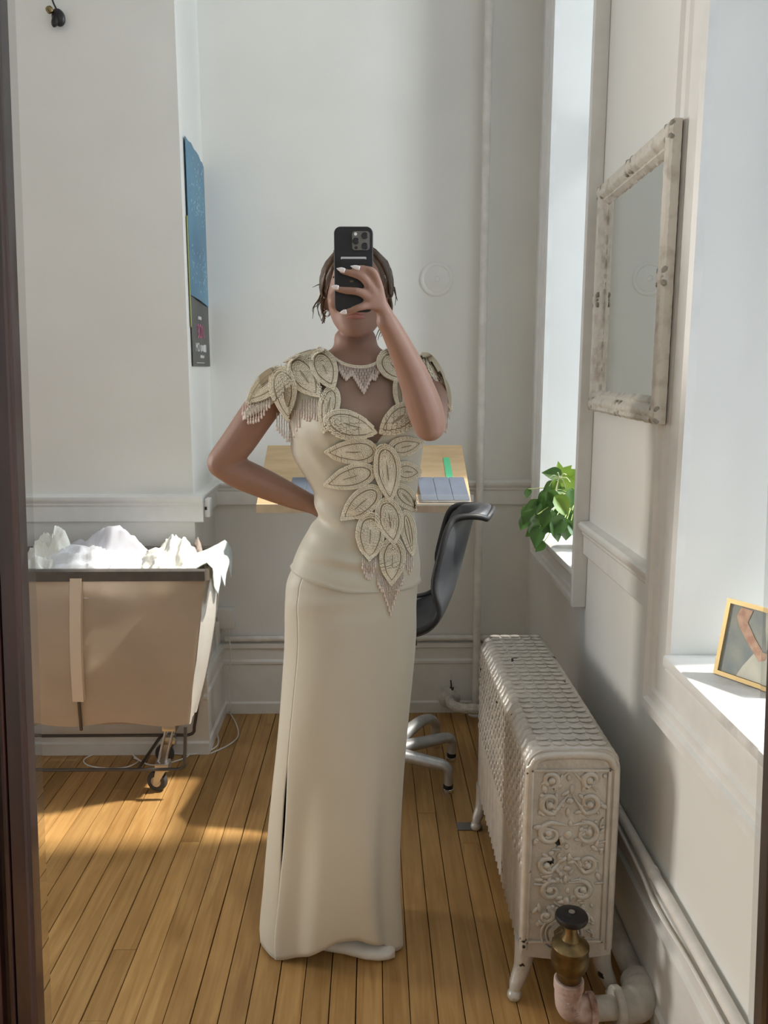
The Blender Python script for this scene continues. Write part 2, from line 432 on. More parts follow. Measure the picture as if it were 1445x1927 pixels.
# hanging fixture high on the left wall
hb = empty('wall_lamp_holder', (-1.03, PY, 2.6), 'small black clip with a brass fitting and cord high on the wall', 'lamp holder')
c0 = at(110, 33, PY - .02)
m = MB(); m.ball(c0, (.022, .016, .028), 16, 10, Matrix.Rotation(radians(-15), 3, 'Y')); m.ball(c0 + Vector((-.008, -.008, -.012)), (.012, .010, .022), 14, 9, Matrix.Rotation(radians(20), 3, 'Y'))
m.build('clip_body', M_black, hb)
M_brass = mat('aged_brass', (0.25, 0.185, 0.09), rough=0.38, metal=1.0, var=0.35, vscale=30, bump=0.05)
MB().lathe([(.006, -.004), (.011, 0), (.012, .010), (.009, .016), (.003, .018)], c0 + Vector((-.020, -.012, .012)), (-.35, -.5, .8), 16).build('brass_socket', M_brass, hb)
MB().tube(spline([c0 + Vector((-.004, -.004, .024)), c0 + Vector((-.014, -.006, .05)), c0 + Vector((-.018, -.004, .09)), c0 + Vector((-.016, 0, .3)), c0 + Vector((-.016, 0.01, 1.1))], 5), .0028, 8).build('cord', M_black, hb)

# jack box on the corner of the chair rail
jb = empty('jack_box', at(381, 957, PY), 'small white surface jack box on the corner of the chair rail', 'jack box')
c = Vector((-.612, 3.04, .948))
MB().bbox(c.x - .004, c.x + .016, c.y - .03, c.y + .02, c.z - .034, c.z + .034, r=.004).build('box', M_white, jb)
MB().box(c.x - .002, c.x + .006, c.y - .0325, c.y - .0295, c.z - .006, c.z + .006).build('socket', M_black, jb)

# socket with two adapters at the back-left corner, and their cables
ob = empty('wall_socket_adapter', at(425, 1165, WB), 'white square socket box with a plugged adapter in the back corner', 'socket')
c = at(425, 1163, WB - .03)
MB().bbox(c.x - .036, c.x + .036, WB - .05, WB, c.z - .042, c.z + .042, r=.006).build('socket_box', M_white, ob)
MB().bbox(c.x - .058, c.x - .022, WB - .085, WB - .05, c.z - .07, c.z - .005, r=.006, M=Matrix.Translation((0, 0, 0))).build('adapter', M_white, ob)
MB().bbox(c.x - .062, c.x - .026, WB - .07, WB - .02, c.z - .115, c.z - .068, r=.006).build('lower_adapter', M_white, ob)
def fz(u, v, z=.004): return atz(u, v, z)
cb1 = [c + Vector((-.03, -.07, -.02)), c + Vector((-.028, -.08, -.12)), c + Vector((-.045, -.085, -.25)), fz(392, 1335, .10), fz(400, 1360, .03), fz(411, 1395), fz(395, 1412), fz(350, 1420), fz(300, 1412), fz(315, 1400), fz(355, 1405), fz(350, 1425), fz(290, 1440), fz(255, 1425), fz(242, 1405)]
tag(MB().tube(spline(cb1, 8), .0028, 6).build('white_cord', M_cable), 'white cord looping on the floor behind the laundry cart wheels', 'cord')
cb2 = [c + Vector((.02, -.055, -.03)), c + Vector((.025, -.06, -.15)), Vector((-.60, 3.30, .18)), Vector((-.595, 3.28, .05)), fz(432, 1340), fz(444, 1362), fz(448, 1385), fz(430, 1402), fz(396, 1418)]
tag(MB().tube(spline(cb2, 8), .0028, 6).build('white_cord', M_cable), 'white cord trailing down the back wall corner onto the boards', 'cord')
cb3 = [fz(238, 1443), fz(262, 1432), fz(250, 1418), fz(205, 1410), fz(170, 1420), fz(157, 1436), fz(175, 1444), fz(210, 1452), fz(75, 1450)]
cb3 = [fz(216, 1408), fz(180, 1418), fz(158, 1430), fz(168, 1441), fz(205, 1446), fz(240, 1443), fz(261, 1432), fz(252, 1426)]
tag(MB().tube(spline(cb3, 8), .0025, 6).build('white_cord', M_cable), 'white cord coil lying in the shadow under the laundry cart', 'cord')

# ------------------------------------------------------------------ poster on the side of the pier
M_pblue = mat('poster_blue', (0.045, 0.16, 0.28), rough=0.35, color2=(0.09, 0.27, 0.40), vscale=5, cr=(0.3, 0.7))
M_pdark = mat('poster_dark', (0.06, 0.06, 0.055), rough=0.35, var=0.3, vscale=8)
M_ppink = mat('poster_pink', (0.55, 0.12, 0.26), rough=0.4)
M_pwhite = mat('poster_white', (0.8, 0.82, 0.82), rough=0.4)
M_pgreen = mat('poster_green_edge', (0.42, 0.46, 0.16), rough=0.4)
M_pcoral = mat('poster_coral', (0.42, 0.62, 0.70), rough=0.4)
po = empty('poster', (WL, 3.2, 1.85), 'blue coral poster with dark lettered foot on the pier side', 'poster')
PX = WL + .004
Z0, Z1, ZS0, ZS1 = 1.462, 2.245, 1.712, 1.690
Y0, Y1 = 3.045, 3.365
MB().add([(PX, Y0, Z0), (PX, Y1, Z0), (PX, Y1, ZS1), (PX, Y0, ZS0), (PX + .002, Y0, Z0), (PX + .002, Y1, Z0), (PX + .002, Y1, ZS1), (PX + .002, Y0, ZS0)],
         [(0, 1, 2, 3), (7, 6, 5, 4), (0, 4, 5, 1), (1, 5, 6, 2), (2, 6, 7, 3), (3, 7, 4, 0)]).build('lettered_foot', M_pdark, po, smooth=0)
P = []
for i in range(9):
    t = i / 8; yy = Y0 + (Y1 - Y0) * t; bow = .006 * sin(t * pi)
    P.append((yy, bow))
bl = MB()
top = lambda y: Z1 - .030 * (y - Y0) / .32 - .004 * sin((y - Y0) * 60)
bot = lambda y: ZS0 + (ZS1 - ZS0) * (y - Y0) / (Y1 - Y0)
bl.grid([[(PX + .001 + b_, yy, bot(yy) + (top(yy) - bot(yy)) * k / 10) for k in range(11)] for yy, b_ in P])
bl.grid([[(PX + .0035 + b_, yy, bot(yy) + (top(yy) - bot(yy)) * k / 10) for k in range(11)] for yy, b_ in P])
bl.build('blue_print', M_pblue, po)
rr = random.Random(3)
cc = MB()
for k in range(150):
    zc = rr.choice((2.17, 2.1, 2.03, 1.82, 1.78, 1.86)) + rr.gauss(0, .022); yc = rr.uniform(Y0 + .03, Y1 - .03)
    s_ = rr.uniform(.003, .010); a = rr.uniform(0, 3)
    b_ = .006 * sin((yc - Y0) / (Y1 - Y0) * pi)
    cc.add([(PX + .0042 + b_, yc + s_ * cos(a + q * pi / 2) * (1, .45, 1, .45)[q], zc + s_ * sin(a + q * pi / 2) * (1, .45, 1, .45)[q]) for q in range(4)], [(0, 1, 2, 3)])
o = cc.build('coral_specks', M_pcoral, po, smooth=0); o['kind'] = 'stuff'
MB().box(PX, PX + .0028, Y0 - .008, Y0, 1.60, 1.98).build('green_edge', M_pgreen, po, smooth=0)
def text(name, body, size, loc, rot, material, parent, sx=1.0, extrude=0.0004, align='CENTER'):
    cu = bpy.data.curves.new(name, 'FONT'); cu.body = body; cu.size = size; cu.extrude = extrude; cu.align_x = align; cu.align_y = 'CENTER'
    o = bpy.data.objects.new(name, cu); COL.objects.link(o)
    dg = bpy.context.evaluated_depsgraph_get(); me = bpy.data.meshes.new_from_object(o.evaluated_get(dg))
    bpy.data.objects.remove(o); me.materials.clear(); me.materials.append(material)
    o = bpy.data.objects.new(name, me); COL.objects.link(o)
    o.location = loc; o.rotation_euler = rot; o.scale = (sx, 1, 1)
    if parent: put(o, parent)
    return o
TR = (pi / 2, 0, pi / 2)
text('lettering', 'BON', .075, (PX + .0028, 3.20, 1.588), TR, M_ppink, po, .75)
text('lettering', 'MO', .046, (PX + .0028, 3.135, 1.530), TR, M_pwhite, po, .95)
rq = random.Random(2)
def worn_print(y0, y1, z0, h, n):                         # lettering too small to read: broken strokes
    m = MB()
    for k in range(n):
        a_ = y0 + (y1 - y0) * k / n; m.box(PX + .002, PX + .0028, a_, a_ + (y1 - y0) / n * rq.uniform(.35, .75), z0 - h / 2 * rq.uniform(.6, 1), z0 + h / 2 * rq.uniform(.6, 1))
    o = m.build('fine_print', M_pwhite, po, smooth=0); o['kind'] = 'stuff'
worn_print(3.165, 3.225, 1.640, .014, 7); worn_print(3.185, 3.30, 1.530, .030, 9); worn_print(3.18, 3.25, 1.498, .012, 7)
MB().box(PX + .002, PX + .0026, 3.11, 3.25, 1.474, 1.476).build('fine_line', M_pwhite, po, smooth=0)

# ------------------------------------------------------------------ drafting table
M_birch = mat('birch_ply', (0.62, 0.44, 0.25), rough=0.4, color2=(0.50, 0.34, 0.18), vscale=3.2, stretch=(2, 9, 9), cr=(.3, .7))
M_edge = mat('pale_ply_edge', (0.66, 0.52, 0.36), rough=0.5, var=0.15, vscale=20)
dt = empty('drafting_table', (-.03, 3.05, 0), 'tilted birch drafting table against the back wall behind the woman', 'table')
fL, fR, bL_, bR_ = Vector((-.402, 2.85, .988)), Vector((.347, 2.85, .988)), Vector((-.402, 3.2, 1.162)), Vector((.347, 3.2, 1.162))
nrm = (fR - fL).cross(bL_ - fL).normalized(); th = .024
m = MB(); m.add([fL, fR, bR_, bL_] + [p - nrm * th for p in (fL, fR, bR_, bL_)], [(0, 1, 2, 3), (7, 6, 5, 4), (0, 4, 5, 1), (1, 5, 6, 2), (2, 6, 7, 3), (3, 7, 4, 0)])
m.build('board', M_birch, dt, smooth=0)
MB().box(fL.x, fR.x, 2.838, 2.850, .960, .990).build('front_rail', M_edge, dt, smooth=0)
MB().lathe([(.004, 0), (.004, .004), (.001, .0045)], (fR.x - .05, 2.838, .973), (0, -1, 0), 10).build('screw', M_black, dt)
MB().tube([(-.03, 3.06, .05), (-.03, 3.06, 1.03)], .024, 16).build('post', M_black, dt)
MB().bbox(-.10, .04, 2.98, 3.14, 1.02, 1.052, r=.004).build('tilt_bracket', M_black, dt)
m = MB()
for a in (20, 110, 200, 290): m.tube([(-.03, 3.06, .06), (-.03 + .12 * cos(radians(a)), 3.06 + .12 * sin(radians(a)), .012)], .014, 10)
m.build('foot_base', M_black, dt)
M_acr = mat('clear_acrylic', (0.9, 0.95, 1.0), rough=0.08, alpha=0.22, spec=0.6)
m = MB(); m.box(.10, fR.x + .004, 2.832, 2.8355, .985, 1.022); m.build('clear_ledge', M_acr, dt, smooth=0)
def on_board(x, s, h=0):                                   # a point on the board: s metres up the slope, h above it
    d = (bL_ - fL).normalized(); return Vector((x, 0, 0)) + Vector((0, fL.y, fL.z)) + Vector((0, d.y, d.z)) * s + nrm * h
M_tape = mat('green_tape', (0.12, 0.55, 0.27), rough=0.5)
m = MB(); xa, xb = .272, .298
vs = [on_board(xa - .004, .30, .0012), on_board(xb - .006, .30, .0012), on_board(xb, .05, .0012), on_board(xa, .05, .0012)]
m.add(vs + [p - nrm * .001 for p in vs], [(0, 1, 2, 3), (7, 6, 5, 4), (0, 4, 5, 1), (1, 5, 6, 2), (2, 6, 7, 3), (3, 7, 4, 0)])
tag(m.build('tape_strip', M_tape, smooth=0), 'strip of green tape on the drafting table', 'tape')
M_folio = mat('slate_blue_folio', (0.105, 0.125, 0.165), rough=0.45, var=0.1, vscale=20)
M_tabb = mat('silver_tablet_body', (0.6, 0.62, 0.68), rough=0.3, metal=0.8)
def rounded_slab(m, x0, x1, s0, s1, h0, h1, r=.008, skew=0.0):
    pts = []
    for cx_, cs_, a0 in ((x1 - r, s1 - r, 0), (x0 + r, s1 - r, 90), (x0 + r, s0 + r, 180), (x1 - r, s0 + r, 270)):
        for k in range(5):
            a = radians(a0 + k * 22.5); pts.append((cx_ + r * cos(a), cs_ + r * sin(a)))
    n = len(pts)
    lo = [on_board(x_ + skew * s_, s_, h0) for x_, s_ in pts]; hi = [on_board(x_ + skew * s_, s_, h1) for x_, s_ in pts]
    m.add(lo + hi, [(i, (i + 1) % n, n + (i + 1) % n, n + i) for i in range(n)] + [tuple(range(n - 1, -1, -1)), tuple(range(n, 2 * n))])
def tablet(label, x0, x1, s0, s1, skew, folds):
    t = empty('tablet', on_board((x0 + x1) / 2, s0), label, 'tablet')
    m = MB(); rounded_slab(m, x0, x1, s0, s1, .002, .009, .010, skew); m.build('body', M_tabb, t)
    w = (x1 - x0) / 3
    for k in range(3):
        m = MB(); rounded_slab(m, x0 + w * k + .0012, x0 + w * (k + 1) - .0012, s0, s1, .0092, .0125, .004, skew); m.build('folio_panel', M_folio, t)
    return t
tablet('tablet in a slate blue folding cover leaning behind the clear ledge', .172, .342, .006, .150, -.06, 3)
tablet('pale tablet case half hidden behind the elbow and waist of the woman', -.298, -.12, .006, .150, .06, 3)
tag(MB().bbox(-.318, -.300, 2.905, 2.945, 1.030, 1.062, r=.004).build('pen_case', M_black), 'small black case beside the tablet behind the bent elbow', 'case')

# ------------------------------------------------------------------ shell chair
M_shell = mat('charcoal_fibreglass', (0.035, 0.038, 0.045), rough=0.38, color2=(0.075, 0.08, 0.09), vscale=14, cr=(.35, .75), stretch=(1, 1, 1))
M_alu = mat('cast_aluminium', (0.62, 0.64, 0.66), rough=0.42, metal=0.75, var=0.15, vscale=30)
M_chrome = mat('polished_chrome', (0.75, 0.75, 0.75), rough=0.12, metal=1.0)
CHX, CHY = .036, 2.695
RCH = Matrix.Rotation(radians(-6), 3, 'Z')
ch = empty('shell_chair', (CHX, CHY, 0), 'dark moulded shell chair on a tall swivel base at the drafting table', 'chair')
prof = spline([(-.185, 0, .632), (-.12, 0, .620), (-.02, 0, .606), (.08, 0, .590), (.16, 0, .592), (.225, 0, .622), (.275, 0, .700), (.308, 0, .800), (.332, 0, .900), (.352, 0, .975), (.375, 0, 1.010), (.398, 0, 1.016), (.412, 0, 1.004)], 4)
NP = len(prof); rows = []
for i, p in enumerate(prof):
    t = i / (NP - 1)
    hw = interp([0, .06, .3, .55, .70, .82, .93, 1], [.15, .19, .215, .20, .168, .125, .108, .08], t)
    r_ = []
    for j in range(25):
        u = -1 + 2 * j / 24
        seat = 1 - smoothstep(.42, .62, t)
        dz = seat * (.050 * abs(u) ** 2.6 * smoothstep(0, .15, t) - .006 * cos(u * pi / 2)) + (1 - seat) * (-.02 * u * u)
        dx = -(1 - seat) * .085 * abs(u) ** 2.2 * (1 - .75 * smoothstep(.8, 1, t))
        r_.append(RCH @ Vector((p.x - .055 + dx, u * hw, 0)) + Vector((CHX, CHY, p.z + dz)))
    rows.append(r_)
m = MB(); m.grid(rows); shell = m.build('shell', M_shell, ch, smooth=60)
so = shell.modifiers.new('thick', 'SOLIDIFY'); so.thickness = .006; so.offset = 0
rim = [r_[0] for r_ in rows] + rows[-1][1:] + [r_[-1] for r_ in reversed(rows[:-1])] + list(reversed(rows[0][:-1]))
m = MB(); m.tube(rim, .0105, 10); m.build('edge_band', mat('black_rubber_edge', (0.018, 0.018, 0.02), rough=.5), ch, smooth=60)
MB().bbox(CHX - .11, CHX + .11, CHY - .09, CHY + .09, .555, .572, r=.004).build('mount_plate', M_black, ch)
MB().lathe([(.03, .12), (.03, .30), (.024, .31), (.024, .50), (.045, .52), (.05, .556)], (CHX, CHY, 0), n=20).build('column', M_alu, ch)
hubz = .135
MB().lathe([(.045, .085), (.055, .10), (.055, .15), (.045, .165)], (CHX, CHY, 0), n=20).build('hub', M_alu, ch)
tips = [(.262, 2.678), (.296, 2.915), (.245, 3.03), (-.15, 2.97), (-.10, 2.69)]
for k, (tx, ty) in enumerate(tips):
    tip = Vector((tx, ty, 0)); hub = Vector((CHX, CHY, 0)); d = (tip - hub).normalized(); L_ = (tip - hub).length
    pts = [hub + d * .03 + Vector((0, 0, hubz)), hub + d * (L_ * .35) + Vector((0, 0, .128)), hub + d * (L_ * .75) + Vector((0, 0, .108)), hub + d * (L_ * .93) + Vector((0, 0, .098)), hub + d * (L_ * 1.0) + Vector((0, 0, .075)), hub + d * (L_ * 1.0) + Vector((0, 0, .030))]
    if k == 2: pts = [hub + d * .03 + Vector((0, 0, hubz)), hub + d * (L_ * .4) + Vector((0, 0, .150)), hub + d * (L_ * .7) + Vector((0, 0, .150)), hub + d * (L_ * .88) + Vector((0, 0, .132)), hub + d * (L_ * .98) + Vector((0, 0, .095)), hub + d * L_ + Vector((0, 0, .030))]
    pp = spline(pts, 4); n_ = len(pp)
    m = MB(); m.tube(pp, [.030 - .012 * (i / (n_ - 1)) ** .7 for i in range(n_)], 12, flat=.85)
    lg = m.build('leg', M_alu, ch, smooth=60)
    MB().lathe([(.016, .0), (.019, .002), (.019, .014), (.012, .018), (.012, .032)], (tip.x, tip.y, 0), n=16).build('glide', M_chrome, lg)
    MB().lathe([(.0175, .016), (.0175, .028)], (tip.x, tip.y, 0), n=16).build('rubber_ring', M_black, lg)

# ------------------------------------------------------------------ laundry cart
M_canvas = mat('tan_canvas', (0.68, 0.57, 0.46), rough=0.85, var=0.08, vscale=6, bump=0.1, bscale=250, translucent=0.35)
M_canvw = mat('white_canvas_end', (0.80, 0.77, 0.70), rough=0.85, bump=0.15, bscale=60, translucent=0.3)
M_frame = mat('dark_steel_rod', (0.10, 0.09, 0.085), rough=0.45, metal=0.6)
M_rimb = mat('grey_vinyl_rim', (0.115, 0.105, 0.095), rough=0.55, var=0.15, vscale=30)
M_rub = mat('grey_rubber', (0.05, 0.05, 0.05), rough=0.6)
ct = empty('laundry_cart', (-1.0, 2.8, 0), 'canvas laundry cart on casters in front of the left wall', 'cart')
TXR, TXL, TYF, TYB, TZ = -.536, -1.50, 2.60, 2.945, .808
BXR, BXL, BYF, BYB, BZ = -.625, -1.43, 2.665, 2.905, .262
def canvas_side(a, b, c_, d_, bulge, nrm_, n=14, k=12):
    # a,b top corners, c,d bottom corners (same order); bulges outward
    rows = []
    a, b, c_, d_ = map(Vector, (a, b, c_, d_)); nv = Vector(nrm_)
    for i in range(k + 1):
        t = i / k; l_ = a.lerp(c_, t); r_ = b.lerp(d_, t); row = []
        for j in range(n + 1):
            s_ = j / n; p = l_.lerp(r_, s_)
            bl_ = bulge * sin(pi * min(1, t * 1.0)) * sin(pi * s_) ** .6 + .004 * noise.noise(p * 9)
            sag = -.008 * sin(s_ * pi * 5) * smoothstep(.9, 1, t)
            row.append(p + nv * bl_ + Vector((0, 0, sag)))
        rows.append(row)
    return rows
m = MB(); m.grid(canvas_side((TXL, TYF, TZ), (TXR, TYF, TZ), (BXL, BYF, BZ), (BXR, BYF, BZ), .022, (0, -1, 0), 40, 16)); o = m.build('front_canvas', M_canvas, ct, smooth=60)
m = MB(); m.grid(canvas_side((TXL, TYB, TZ), (TXR, TYB, TZ), (BXL, BYB, BZ), (BXR, BYB, BZ), .012, (0, 1, 0), 30, 12)); m.build('back_canvas', M_canvas, ct, smooth=60)
m = MB(); m.grid(canvas_side((TXR, TYF, TZ), (TXR, TYB, TZ), (BXR, BYF, BZ), (BXR, BYB, BZ), .020, (1, 0, 0), 14, 14)); m.build('end_canvas', M_canvw, ct, smooth=60)
m = MB(); m.grid(canvas_side((TXL, TYF, TZ), (TXL, TYB, TZ), (BXL, BYF, BZ), (BXL, BYB, BZ), .020, (-1, 0, 0), 14, 14)); m.build('end_canvas', M_canvw, ct, smooth=60)
m = MB(); m.grid([[(x_, y_, BZ) for x_ in (BXL, BXR)] for y_ in (BYF, BYB)]); m.build('bottom_canvas', M_canvas, ct, smooth=0)
def rimbox(a, b, h=.036, t=.012):
    a = Vector(a); b = Vector(b); d = (b - a).normalized(); s_ = Vector((-d.y, d.x, 0))
    pr = [a + s_ * (t * cos(q)) + Vector((0, 0, h / 2 * sin(q) - .006)) for q in [2 * pi * k / 12 for k in range(12)]]
    pr = [a + s_ * x_ + Vector((0, 0, z_)) for x_, z_ in ((-t, -.026), (-t, .006), (-t * .5, .012), (t * .5, .012), (t, .006), (t, -.026))]
    return MB().prism(pr, a, b)
for a, b in (((TXL, TYF, TZ), (TXR, TYF, TZ)), ((TXL, TYB, TZ), (TXR, TYB, TZ))): rimbox(a, b).build('rim_band', M_rimb, ct, smooth=30)
for a, b in (((TXR, TYF, TZ), (TXR, TYB, TZ)), ((TXL, TYF, TZ), (TXL, TYB, TZ))): rimbox(a, b).build('rim_band', M_canvw, ct, smooth=30)
# vertical rib strap with its rod
M_strap = mat('pale_canvas_strap', (0.74, 0.63, 0.52), rough=.85)
ux0, ux1 = at(146, 1090, 2.6).x, at(151, 1340, 2.66).x
def ux_(z_): return ux0 + (ux1 - ux0) * (TZ - z_) / (TZ - BZ)
ux = ux1
rows = canvas_side((TXL, TYF, TZ), (TXR, TYF, TZ), (BXL, BYF, BZ), (BXR, BYF, BZ), .022, (0, -1, 0), 40, 16)
def front_y(x_, z_):
    t = (TZ - z_) / (TZ - BZ); return TYF + (BYF - TYF) * t - .022 * sin(pi * t) - .003
zs = [TZ - .015 - k * (TZ - .36 - .015) / 10 for k in range(11)]
m = MB(); m.grid([[(ux_(z_) - .020, front_y(ux, z_) + .002, z_), (ux_(z_) - .018, front_y(ux, z_) - .012, z_), (ux_(z_) + .018, front_y(ux, z_) - .012, z_), (ux_(z_) + .020, front_y(ux, z_) + .002, z_)] for z_ in zs]); m.build('rib_strap', M_strap, ct, smooth=60)
MB().tube([(ux_(.37), front_y(ux, .37) - .004, .37), (ux_(.30), front_y(ux, .30) - .004, .30), (ux_(.25), BYF - .004, .245)], .0055, 8).build('rib_rod', M_frame, ct)
# lower frame of bent rod
zF, zB = .125, .19
yF, yB = 2.645, 2.925
RXR = at(347, 1420, 2.645).x; RXB = at(366, 1370, 2.925).x
lo = [(BXL - .04, yF, .108), (BXL + .4, yF, .108), (RXR - .08, yF, .108), (RXR - .025, yF, .108), (RXR - .004, yF, .120), (RXR, yF, .145), (RXR + .004, yF, .20), (RXR + .008, yF, BZ)]
MB().tube(spline(lo, 5), .006, 8).build('lower_rod', M_frame, ct)
zr = at(362, 1383, 2.925).z
hi = [(BXL - .04, yB, zr), (BXL + .4, yB, zr), (RXB - .08, yB, zr), (RXB - .025, yB, zr), (RXB - .004, yB, zr + .012), (RXB, yB, zr + .035), (RXB + .012, yB, zr + .10), (RXB + .022, yB, zr + .16)]
MB().tube(spline(hi, 5), .006, 8).build('rear_rod', M_frame, ct)
for x_ in (BXL + .06, RXR - .16):
    MB().tube([(x_, yF, .108), (x_ + .01, yB, zr)], .006, 8).build('cross_rod', M_frame, ct)
def caster(x_, y_, ztop):
    c_ = empty('caster', (x_, y_, 0)); put(c_, ct)
    r = .036
    w_ = MB(); w_.lathe([(r * .55, -.011), (r * .93, -.011), (r, -.006), (r, .006), (r * .93, .011), (r * .55, .011)], (x_, y_, r), (.25, 1, 0), 24); w_.build('wheel', M_rub, c_)
    h_ = MB(); h_.lathe([(.004, -.013), (r * .5, -.0125), (r * .55, -.010), (r * .55, .010), (r * .5, .0125), (.004, .013)], (x_, y_, r), (.25, 1, 0), 20); h_.build('wheel_hub', M_steel, c_)
    f_ = MB()
    for s_ in (-1, 1):
        o_ = Vector((.25, 1, 0)).normalized() * (.017 * s_); b_ = Vector((x_, y_, 0)) + o_
        q = [b_ + Vector((-.008, 0, r - .008)), b_ + Vector((.010, 0, r - .006)), b_ + Vector((.042, 0, r + .050)), b_ + Vector((.004, 0, r + .046))]
        n_ = Vector((.25, 1, 0)).normalized() * .0015
        f_.add([p - n_ for p in q] + [p + n_ for p in q], [(0, 1, 2, 3), (7, 6, 5, 4), (0, 4, 5, 1), (1, 5, 6, 2), (2, 6, 7, 3), (3, 7, 4, 0)])
    f_.bbox(x_ - .002, x_ + .046, y_ - .022, y_ + .022, r + .042, r + .072, r=.003)
    f_.build('fork', M_steel, c_)
    b_ = MB()
    for dx in (.006, .032):
        b_.tube([(x_ + dx, y_, r + .07), (x_ + dx + .03, y_ + .012, ztop)], .0045, 8)
    b_.bbox(x_ + .026, x_ + .074, y_ - .01, y_ + .034, ztop - .004, ztop + .022, r=.003)
    b_.build('stem', M_steel, c_)
caster(-.752, 2.705, .225); caster(-.778, 2.915, .155); caster(-1.33, 2.705, .225); caster(-1.33, 2.915, .155)

# laundry: heaps of cloth, each a crumpled sheet
def crumple(name, label, c_, rx, ry, h, material, seed, peaks, fr=9.0, thick=.002, n=44):
    rows = []
    for i in range(n + 1):
        row = []
        for j in range(n + 1):
            a, b = -1 + 2 * i / n, -1 + 2 * j / n
            # square to disc
            x_, y_ = a * sqrt(1 - b * b / 2), b * sqrt(1 - a * a / 2)
            r = min(1, sqrt(x_ * x_ + y_ * y_)); z_ = 0
            for (px_, py_, ph, pw) in peaks: z_ = max(z_, ph * math.exp(-((x_ - px_) ** 2 + (y_ - py_) ** 2) / pw))
            q = Vector((x_ * fr * rx * 3, y_ * fr * ry * 3, seed))
            f1 = 1 - 2 * abs(noise.noise(q)); f2 = 1 - 2 * abs(noise.noise(q * 2.3 + Vector((3, 1, 7))))
            z_ = h * (z_ + .22 * f1 + .10 * f2) * (1 - r ** 5) - .05 * r ** 6
            row.append(Vector(c_) + Vector((x_ * rx * (1 + .06 * f2), y_ * ry * (1 + .06 * f1), z_)))
        rows.append(row)
    o = MB().grid(rows).build(name, material, smooth=80)
    md = o.modifiers.new('thick', 'SOLIDIFY'); md.thickness = thick
    return tag(o, label, 'laundry', 'cloth heaped in the laundry cart')
M_tulle = mat('lavender_tulle', (0.80, 0.80, 0.86), rough=0.9, alpha=0.55, translucent=0.0)
M_bluew = mat('blue_white_cloth', (0.80, 0.82, 0.86), rough=0.85, bump=0.3, bscale=50, sheen=.2)
M_cream = mat('cream_cloth', (0.82, 0.82, 0.76), rough=0.85, bump=0.3, bscale=40, sheen=.2)
M_aqua = mat('mint_white_cloth', (0.74, 0.82, 0.80), rough=0.85, bump=0.3, bscale=40)
MZ = TZ - .035
crumple('laundry_cloth', 'sheer pale tulle puffed at the back of the cart', (-.915, 2.80, MZ), .23, .13, .135, M_tulle, 2.2, [(.1, .1, .85, .25), (-.5, .3, .5, .2)], 5, .001)
crumple('laundry_cloth', 'bluish white cloth filling the middle of the cart', (-.93, 2.735, MZ), .24, .13, .085, M_bluew, 5.7, [(-.2, 0, .9, .5), (.5, .1, .7, .3)])
crumple('laundry_cloth', 'cream white cloth mound near the draped end of the cart', (-.68, 2.755, MZ), .125, .14, .10, M_cream, 9.1, [(.1, .2, 1, .3), (-.5, -.1, .6, .3)])
crumple('laundry_cloth', 'white cloth peak standing at the frame edge of the cart', (-1.12, 2.74, MZ), .13, .13, .15, M_cream, 12.4, [(.55, .1, 1, .10), (.1, .2, .6, .4)])
# cloth draped over the right end
rows = []
for i in range(19):
    y_ = 2.60 + .345 * i / 18; row = []
    for j in range(19):
        t = j / 18
        x_ = interp([0, .35, .5, .62, 1], [-.63, -.56, -.530, -.512, -.505], t); z_ = interp([0, .35, .5, .62, 1], [MZ + .02, TZ + .02, TZ + .028, TZ + .005, TZ - .065 - .03 * sin(i * .9)], t)
        w_ = .008 * noise.noise(Vector((x_ * 30, y_ * 30, z_ * 30))) + .004 * sin(i * 1.7)
        row.append(Vector((x_ + w_, y_, z_ + w_ + .018 * noise.noise(Vector((y_ * 22, t * 3, 4))))))
    rows.append(row)
o = MB().grid(rows).build('laundry_cloth', M_aqua, smooth=80); md = o.modifiers.new('thick', 'SOLIDIFY'); md.thickness = .003
tag(o, 'mint white cloth draped over the end rim of the cart', 'laundry', 'cloth heaped in the laundry cart')
M_brownc = mat('brown_print_cloth', (0.20, 0.12, 0.09), rough=.8, color2=(.6, .5, .45), vscale=40, cr=(.45, .55))
o = crumple('laundry_cloth', 'small brown print scrap peeking from the far rim of the cart', (-.625, 2.915, TZ - .01), .022, .02, .05, M_brownc, 3.3, [(0, 0, 1, .4)], 20, .001, 16)
# ------------------------------------------------------------------ cast-iron radiator
def chipped_paint():
    m = mat('silver_cream_radiator_paint', (0.60, 0.565, 0.51), rough=0.34, metal=0.25, var=0.10, vscale=22, bump=0.22, bscale=90, spec=.5)
    nt = m.node_tree; N = nt.nodes; L = nt.links; b = N['Principled BSDF']
    geo = N.new('ShaderNodeNewGeometry'); n = N.new('ShaderNodeTexNoise'); n.inputs['Scale'].default_value = 16; n.inputs['Detail'].default_value = 5
    L.new(geo.outputs['Position'], n.inputs['Vector'])
    r = N.new('ShaderNodeValToRGB'); r.color_ramp.elements[0].position = .69; r.color_ramp.elements[1].position = .70
    L.new(n.outputs['Fac'], r.inputs['Fac'])
    src = b.inputs['Base Color'].links[0].from_socket
    mx = N.new('ShaderNodeMix'); mx.data_type = 'RGBA'; mx.inputs['B'].default_value = (.02, .018, .015, 1)
    L.new(r.outputs[0], mx.inputs['Factor']); L.new(src, mx.inputs['A']); L.new(mx.outputs['Result'], b.inputs['Base Color'])
    return m
M_rad = chipped_paint()
RX0, RX1, RZ0, RZ1 = .337, .549, .115, .632
NS, RP, RY0 = 13, .0605, 1.705
rd = empty('radiator', (.443, RY0, 0), 'ornate silver-cream cast-iron radiator under the window wall', 'radiator')
XC, HW = (RX0 + RX1) / 2, (RX1 - RX0) / 2
